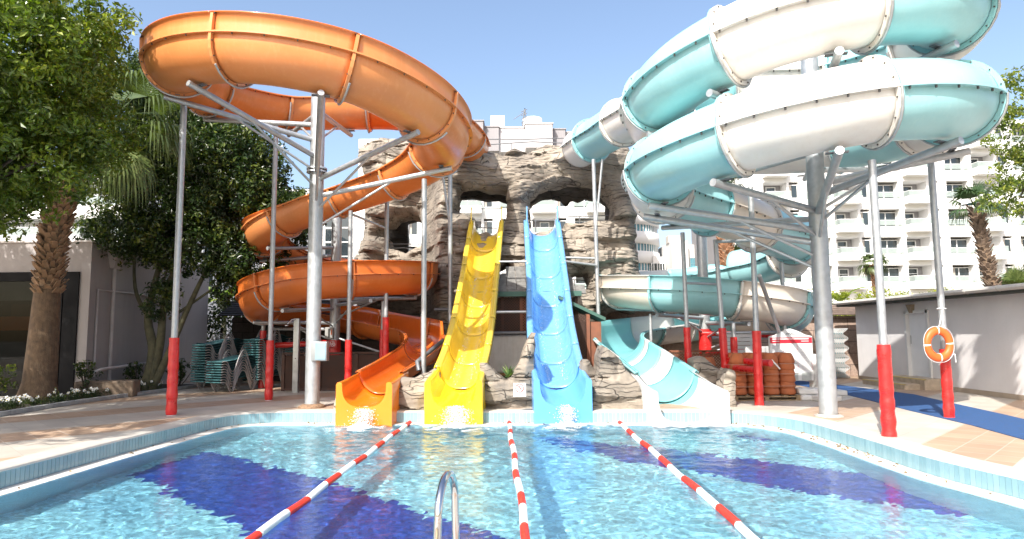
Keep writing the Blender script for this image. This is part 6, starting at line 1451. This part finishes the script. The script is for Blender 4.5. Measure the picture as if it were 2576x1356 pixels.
# palms
PTR = mat('palm_trunk', (.165, .11, .068), .95, var=.35, vscale=8, bump=.6, bscale=30, stain=.6, stain_col=(.05, .035, .025), sscale=(5, 5, .35)); PBT = mat('palm_boots', (.29, .185, .11), .9, var=.3, vscale=7); PBD = mat('palm_boots_dark', (.17, .12, .085), .9, var=.35, vscale=7); PBR = mat('palm_boots_red', (.42, .22, .12), .9, var=.3, vscale=5)
PLF = leafmat('palm_leaf', (.05, .075, .025), (.11, .15, .045), (.24, .27, .10), .2, .4); PLD = leafmat('palm_leaf_dark', (.02, .05, .02), (.06, .11, .04), (.16, .2, .08), .2, .4)
def fan_leaf(rng, o, dr, L_, n_=26, spread=2.5, droop=.5, pet=.8, wid=.035):
    """one fan frond: petiole and pointed segments, with tips that hang"""
    vs, fs, tn = [], [], []; d = np.array(dr, float); d /= np.linalg.norm(d); upv = np.array([0, 0, 1.]); s = np.cross(d, upv); s /= np.linalg.norm(s)+1e-6; u = np.cross(s, d)
    hub = np.array(o)+d*pet-upv*pet*.12; t0 = rng.random()
    def quad(a, b, w0, w1, sd):
        k = len(vs); vs.extend([a-sd*w0, a+sd*w0, b+sd*w1, b-sd*w1]); fs.append((k, k+1, k+2, k+3)); tn.extend([t0*.6+.3*rng.random()]*4)
    quad(np.array(o), hub, .02, .012, s)
    for i in range(n_):
        a = (i/(n_-1)-.5)*spread; dd = d*math.cos(a)+s*math.sin(a)+u*.05; sd = np.cross(dd, u); sd /= np.linalg.norm(sd); l = L_*(.75+.25*math.cos(a))*(.85+.3*rng.random())
        p0 = hub; p1 = hub+dd*l*.55-upv*droop*l*.12; dd2 = dd-upv*droop*(1.2+.8*rng.random()); dd2 /= np.linalg.norm(dd2); p2 = p1+dd2*l*.25; dd3 = dd2-upv*droop*1.6; dd3 /= np.linalg.norm(dd3); p3 = p2+dd3*l*.25
        quad(p0, p1, .006, wid, sd); quad(p1, p2, wid, wid*.6, sd); quad(p2, p3, wid*.6, .003, sd)
    return vs, fs, tn
def frond_crown(name, c, n_, L_, mt, parent, seed, el=(-.6, 1.3), **k):
    rng = np.random.default_rng(seed)
    for i in range(n_):
        az = i*2.4+rng.random()*.4; e = el[0]+(el[1]-el[0])*rng.random(); dr = (math.cos(az)*math.cos(e), math.sin(az)*math.cos(e), math.sin(e))
        v, f, t = fan_leaf(rng, c, dr, L_*(.85+.3*rng.random()), droop=k.get('droop', .5)*(1.2-.4*e), n_=k.get('segs', 24), pet=k.get('pet', .8), spread=k.get('spread', 2.6), wid=k.get('wid', .035))
        link(npmesh(name, np.array(v), np.array(f), False, attr=t), name, mt, parent)
def booted_trunk(parent, pts, r0, r1, boots_from, mt, bt, seed, dens=1., bl=.26):
    rng = random.Random(seed); q, L_ = resample(catmull(pts, 8), .1); N = len(q); mb = MB()
    mb.tube(q, [(r0+(r1-r0)*min(1, i/(N*.5)))*(1+.25*max(0, 1-i*.1/.5)) for i in range(N)], 20); tr = mb.build('trunk', mt, parent); bm_ = MB(); k = 0
    for i in range(N):
        if i*.1 < boots_from: continue
        for j in range(int(5*dens)):
            a = (k*2.4)+rng.uniform(-.2, .2); k += 1; r = r1*1.0; o = q[i]; t = V((math.cos(a), math.sin(a), 0)); s = V((-math.sin(a), math.cos(a), 0)); w = bl*.38*rng.uniform(.8, 1.2); l = bl*rng.uniform(.75, 1.25)
            p0 = o+t*(r-.03); tip = p0+V((0, 0, l*.8))+t*l*.62; th = .028
            up_ = V((0, 0, 1)); nn = (t*.8-up_*.6)*th; tip = tip+V((rng.uniform(-.03, .03), rng.uniform(-.03, .03), rng.uniform(-.05, .04)))
            vs = [p0-s*w, p0+s*w, tip+s*w*.55, tip-s*w*.55]; vs += [v+nn for v in vs]
            bm_.add(vs, [(0, 1, 2, 3), (7, 6, 5, 4), (0, 4, 5, 1), (1, 5, 6, 2), (2, 6, 7, 3), (3, 7, 4, 0)])
    if bm_.v: bm_.build('leaf_bases', bt, tr)
    return tr
Pm = thing('palm_tree', 'tall fan palm with a rough booted trunk in the left planter', 'palm tree')
booted_trunk(Pm, [(-12.3, 17.2, 0), (-12.25, 17.2, 1.2), (-12.2, 17.2, 3), (-12.05, 17.25, 5), (-11.4, 17.4, 7.2)], .40, .27, 2.75, PTR, PBT, 5, 2.1, .22)
frond_crown('frond', (-10.9, 17.5, 7.7), 26, 1.5, PLF, Pm, 6, el=(-1.0, 1.2), droop=.95, pet=1.0, wid=.028)
P5_ = thing('palm_tree', 'fan palm just outside the right edge whose fronds shade the grey wall', 'palm tree')
booted_trunk(P5_, [(8.6, 9.0, 0), (8.5, 9.0, 4), (8.3, 9.0, 9.4)], .25, .2, 2, PTR, PBD, 15, .8, .2)
frond_crown('frond', (8.3, 9.0, 9.6), 13, .9, PLD, P5_, 16, el=(-.7, 1.2), droop=.7, pet=.7, wid=.03)
P2_ = thing('palm_tree', 'fan palm with a dark shaggy trunk rising behind the grey building on the right', 'palm tree')
b_ = at(2500, 760, 26); booted_trunk(P2_, [(b_.x+.45, 26, 0), (b_.x+.15, 26, 2.5), (b_.x-.15, 26, 4.2), (b_.x-.42, 26, 6.5)], .24, .20, .2, PTR, PBD, 7, 1.1, .22)
frond_crown('frond', (b_.x-.42, 26, 6.55), 18, .8, PLD, P2_, 8, el=(-.1, 1.45), droop=.55, pet=.55, wid=.024)
P3_ = thing('palm_tree', 'slim palm with a reddish trunk in front of the right hotel', 'palm tree')
b_ = at(2203, 700, 44); booted_trunk(P3_, [(b_.x+.1, 44, 0), (b_.x, 44, 3), (b_.x-.1, 44, 6)], .2, .16, 1, PTR, PBR, 9, .8, .2)
frond_crown('frond', (b_.x-.1, 44, 6.2), 14, .9, PLF, P3_, 10, droop=.8, pet=.4, wid=.03)
P4_ = thing('palm_tree', 'stout red brown palm trunk seen behind the turquoise slide', 'palm tree')
b_ = at(1828, 640, 34); booted_trunk(P4_, [(b_.x+.1, 34, 0), (b_.x, 34, 3), (b_.x-.1, 34, 9)], .34, .30, 1, PTR, PBR, 11, 1.3, .3)
frond_crown('frond', (b_.x-.2, 34, 9.2), 12, 1.2, PLF, P4_, 12, droop=.8)
for (u, v, y, s, lab) in ((1857, 640, 38, .9, 'small bright fan palm behind the turquoise slide'), (2555, 700, 30, .8, 'small fan palm by the right edge behind the grey roof')):
    T = thing('young_palm', lab, 'palm tree'); b_ = at(u, v, y); MB().tube([(b_.x, y, 0), (b_.x, y, b_.z-.4)], [.14, .1], 10).build('trunk', PTR, T); frond_crown('frond', (b_.x, y, b_.z-.4), 16, s, PLF, T, int(u), el=(.3, 1.5), droop=.2, pet=.3, wid=.025)
def banana(name, label, x, y, z, n_, L_, seed, az=None):
    T = thing(name, label, 'plant'); rng = np.random.default_rng(seed); MB().tube([(x, y, 0), (x, y, z)], [.16, .1], 8).build('stem', BARKG, T)
    for i in range(n_):
        a = 2*PI*i/n_+rng.random()*.5; e = .9+.4*rng.random(); d = np.array([math.cos(a)*.55, math.sin(a)*.55, 1.]); d /= np.linalg.norm(d); vs, fs, tn = [], [], []; p = np.array([x, y, z-.1]); t = rng.random()
        l = L_*(.7+.5*rng.random()); K = 9; s = np.array([-math.sin(a), math.cos(a), 0])
        for k in range(K+1):
            w = .30*l/1.6*math.sin(PI*(.08+.9*k/K))**.7*(0.25 if k < 2 else 1); vs += [p-s*w+[0, 0, .04], p, p+s*w+[0, 0, .04]]; tn += [t, t*.6+.4, t]; p = p+d*l/K; d = d+np.array([math.cos(a)*.09, math.sin(a)*.09, -.13]); d /= np.linalg.norm(d)
        for k in range(K): b = 3*k; fs += [(b, b+1, b+4, b+3), (b+1, b+2, b+5, b+4)]
        link(npmesh('frond', np.array(vs), np.array(fs), True, attr=tn), 'frond', BNL, T)
BNL = leafmat('banana_leaf', (.08, .16, .03), (.20, .30, .06), (.40, .46, .14), .35, .4)
b_ = at(565, 770, 30); banana('banana_plant', 'broad leaved banana plant left of the lower orange coil', b_.x, 30, 3.2, 7, 1.7, 3)
b_ = at(530, 770, 30); banana('banana_plant', 'second banana plant partly hidden by the dark tree', b_.x-.6, 30.5, 3.0, 6, 1.5, 4)
b_ = at(2112, 740, 36); banana('banana_plant', 'banana plant with arching leaves above the bright hedge', b_.x, 36, 3.2, 7, 1.8, 5)
# hedge and shrubs
HG = leafmat('hedge_leaf', (.10, .14, .008), (.26, .30, .015), (.50, .48, .04), .3, .5)
T = thing('hedge', 'bright yellow green clipped hedge behind the stone wall', 'hedge'); c_ = []
x0, x1 = at(2060, 760, 30).x, at(2600, 760, 30).x
for x_ in np.arange(x0, x1, .16):
    for zz in np.arange(1.8, 3.55, .22): c_.append((x_+random.uniform(-.1, .1), 30+random.uniform(-.35, .35), zz+.14*math.sin(x_*2.3)+random.uniform(-.12, .12)))
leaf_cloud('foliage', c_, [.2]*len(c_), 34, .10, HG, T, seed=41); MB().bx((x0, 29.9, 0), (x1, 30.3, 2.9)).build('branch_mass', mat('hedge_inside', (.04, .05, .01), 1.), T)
T = thing('shrub', 'dark green shrubs in a row behind the lean-to on the left', 'shrub'); b_ = at(560, 760, 27); c_ = [(b_.x+random.uniform(-2.2, 1.8), 27+random.uniform(-.5, .5), random.uniform(1.0, 3.3)) for _ in range(110)]
leaf_cloud('foliage', c_, [.4]*110, 36, .16, LF2, T, seed=42); MB().tube([(b_.x, 27, 0), (b_.x, 27, 2)], .06, 6).build('stems', BARK, T)
def shrub(label, x, y, h, w, n_, size, mt, seed):
    T = thing('shrub', label, 'shrub', group='small shrubs in the left planter'); rng = random.Random(seed); c_ = [(x+rng.gauss(0, w*.4), y+rng.gauss(0, w*.4), rng.uniform(h*.35, h)) for _ in range(n_)]
    leaf_cloud('foliage', c_, [.1]*n_, 16, size, mt, T, seed=seed); mb = MB()
    for q in c_[:10]: mb.tube([(x, y, 0), ((x+q[0])/2+.03, (y+q[1])/2, q[2]*.5), q], [.02, .014, .006], 5)
    mb.build('stems', BARK, T)
shrub('thin leggy shrub at the foot of the corner pipe', -11.75, 18.2, .95, .35, 34, .085, LF2, 51)
shrub('small shrub beside the stone trough', -11.6, 20.3, .85, .3, 30, .085, LF2, 52)
shrub('low green bush against the glass doors at the left edge', -12.9, 16.2, .95, .7, 70, .09, LF1, 53)
shrub('small dark shrub behind the multi-stemmed tree', -10.6, 21.0, .9, .35, 30, .09, LF2, 54)
AG = thing('spiky_plant', 'small agave growing in the rock hollow between yellow and blue slides', 'plant', (0, 0, 0)); rng = np.random.default_rng(5); vs, fs, tn = [], [], []
for i in range(34):
    a = rng.random()*6.28; e = .25+1.1*rng.random(); d = np.array([math.cos(a)*math.cos(e), math.sin(a)*math.cos(e), math.sin(e)]); s = np.array([-math.sin(a), math.cos(a), 0])*.022; p = np.array([-.1, 15.05, .66]); l = .26+.16*rng.random(); k = len(vs); d2 = d-np.array([0, 0, .35])
    vs += [p-s, p+s, p+d*l*.6+s, p+d*l*.6-s, p+d*l*.6+d2*l*.5]; t = rng.random(); tn += [t]*5; fs += [(k, k+1, k+2, k+3), (k+3, k+2, k+4, k+4)]
me = bpy.data.meshes.new('leaves'); me.from_pydata([tuple(v) for v in vs], [], [f if f[2] != f[3] else f[:3] for f in fs]); a_ = me.attributes.new('tint', 'FLOAT', 'POINT'); a_.data.foreach_set('value', tn); link(me, 'leaves', leafmat('agave_leaf', (.07, .14, .05), (.16, .26, .09), (.35, .42, .18), .2, .4), AG)
# planter bed with soil, kerb and white pansies
cur = [(-10.3, 22.6), (-10.5, 20.2), (-10.75, 18.4), (-10.93, 16.8), (-10.95, 15.4), (-10.9, 14.1), (-10.95, 12.4), (-11.1, 9.0)]
mb = MB(); mb.add([(x, y, .03) for x, y in cur]+[(-13.6, y, .09) for x, y in cur], [(i, i+1, len(cur)+i+1, len(cur)+i) for i in range(len(cur)-1)]); tag(mb.build('soil', mat('dark_soil', (.045, .032, .022), 1., var=.4, vscale=9, bump=.8, bscale=30)), kind='structure')
kb = MB(); q, _ = resample([V((x, y, .03)) for x, y in cur], .35)
for a, b in zip(q, q[1:]):
    d = b-a; kb.box((a+b)/2+V((.0, 0, .02)), (.13, d.length*.975, .1), rz=math.atan2(d.y, d.x)-PI/2, bev=.012)
tag(kb.build('kerb', mat('kerb_stone', (.36, .37, .36), .8, var=.2, vscale=5)), kind='structure')
PW = mat('petal_white', (.82, .82, .80), .6, var=.03); PWY = mat('petal_yellow', (.7, .5, .05), .6)
pet = MB()
for k in range(5): a = 2*PI*k/5; pet.add([(0, 0, 0), (.03*math.cos(a-.55), .012, .03*math.sin(a-.55)), (.045*math.cos(a), .004, .045*math.sin(a)), (.03*math.cos(a+.55), .012, .03*math.sin(a+.55))], [(0, 1, 2, 3)], mi=0)
pet.box((0, -.004, 0), (.014, .01, .014), mi=1)
pme = pet.mesh('bloom'); pme.materials.append(PW); pme.materials.append(PWY); stm = MB().tube([(0, 0, -.16), (0, 0, 0)], .003, 4).mesh('stem'); stm.materials.append(LF1)
rng = random.Random(9); fol = []
for i in range(120):
    y_ = rng.choice([rng.uniform(13.4, 15.6), rng.uniform(16.9, 20.6)]) if rng.random() < .85 else rng.uniform(13, 21)
    t = (y_-14)/6; xk = -10.93 if y_ < 17 else -10.93+(y_-17)*.135; x_ = xk-.25-abs(rng.gauss(0, .28)); z_ = .2+rng.uniform(0, .12); fol.append((x_, y_, z_-.07))
    T = bpy.data.objects.new('pansy', None); COL.objects.link(T); T.location = (x_, y_, z_); T.rotation_euler = (rng.uniform(-.5, .3), 0, rng.uniform(-.2, 1.0)); s = rng.uniform(.9, 1.4); T.scale = (s, s, s)
    tag(T, 'white pansy in bloom in the planter bed by the left kerb', 'flower', 'white pansies along the left kerb')
    for nm, me in (('bloom', pme), ('stem', stm)): o = bpy.data.objects.new(nm, me); COL.objects.link(o); o.parent = T
for _ in range(160): fol.append((-11.2-abs(rng.gauss(0, .25)), rng.uniform(13, 21), .12))
o = leaf_cloud('ground_cover', fol, [.12]*len(fol), 26, .05, LF2, None, seed=61); tag(o, 'low green pansy foliage covering the planter bed', 'ground cover', kind='stuff')
# fallen leaves on the ledge and deck
DL = leafmat('dead_leaf', (.12, .07, .03), (.30, .19, .08), (.42, .33, .16), .1, .8); lv = along(ins(.14), .05); c_ = []
for (p_, t) in lv:
    dens = .9 if p_.x > 3.4 and p_.y > 9 else (.35 if p_.y > 9 else .15)
    if rng.random() < dens*(.4+.6*max(0, math.sin(p_.x*3+p_.y*2.2))): c_.append((p_.x+rng.uniform(-.12, .12), p_.y+rng.uniform(-.12, .12), -.232))
o = leaf_cloud('fallen_leaves', c_, [.012]*len(c_), 2, .05, DL, None, seed=71, up=3., fold=.5); tag(o, 'small dry leaves and debris lying along the pool ledge', 'leaf litter', kind='stuff')
# ================= light, sky, camera
AZ = math.atan2(-.44, -.90)           # bearing of the sun in plan (x, y)
EL = R(43); sdir = V((-.44, -.90, 0)).normalized()*math.cos(EL)+V((0, 0, math.sin(EL)))
sun = bpy.data.lights.new('sun', 'SUN'); sun.energy = 4.1; sun.angle = R(.53); sun.color = (1, .965, .90); so = bpy.data.objects.new('sun', sun); COL.objects.link(so); so.rotation_euler = sdir.to_track_quat('Z', 'Y').to_euler()
w = bpy.data.worlds.new('World'); SC.world = w; w.use_nodes = True; nt = w.node_tree; bg = nt.nodes['Background']
sk = nt.nodes.new('ShaderNodeTexSky'); sk.sky_type = 'NISHITA'; sk.sun_disc = False; sk.sun_elevation = EL; sk.sun_rotation = math.atan2(sdir.x, sdir.y); sk.air_density = 1.0; sk.dust_density = 3.2; sk.ozone_density = .8; sk.altitude = 0
nt.links.new(sk.outputs[0], bg.inputs[0]); bg.inputs[1].default_value = .15
cd = bpy.data.cameras.new('camera'); cam = bpy.data.objects.new('camera', cd); COL.objects.link(cam); cd.sensor_width = 36; cd.lens = 36*FPX/2576; cd.clip_end = 3000; cd.clip_start = .05
cam.matrix_world = Matrix.Translation((0, 0, CAMH)) @ Matrix((CR, CU, -CF)).transposed().to_4x4(); SC.camera = cam
vs_ = SC.view_settings; vs_.view_transform = 'Standard'; vs_.look = 'None'; vs_.exposure = .95; vs_.gamma = 1; vs_.use_curve_mapping = False
cy = SC.cycles; cy.max_bounces = 8; cy.diffuse_bounces = 3; cy.glossy_bounces = 3; cy.transmission_bounces = 5; cy.transparent_max_bounces = 12; cy.caustics_reflective = False; cy.caustics_refractive = MNEE; cy.sample_clamp_indirect = 6; cy.use_denoising = True
try: cy.denoiser = 'OPENIMAGEDENOISE'; cy.denoising_prefilter = 'ACCURATE'
except Exception: pass
if MNEE:
    so.data.cycles.is_caustics_light = True; water.cycles.is_caustics_caster = True
    for o_ in (pf, pw): o_.cycles.is_caustics_receiver = True
for o in bpy.data.objects:
    if o.parent is None and o.name.split('.')[0] == 'World': pass
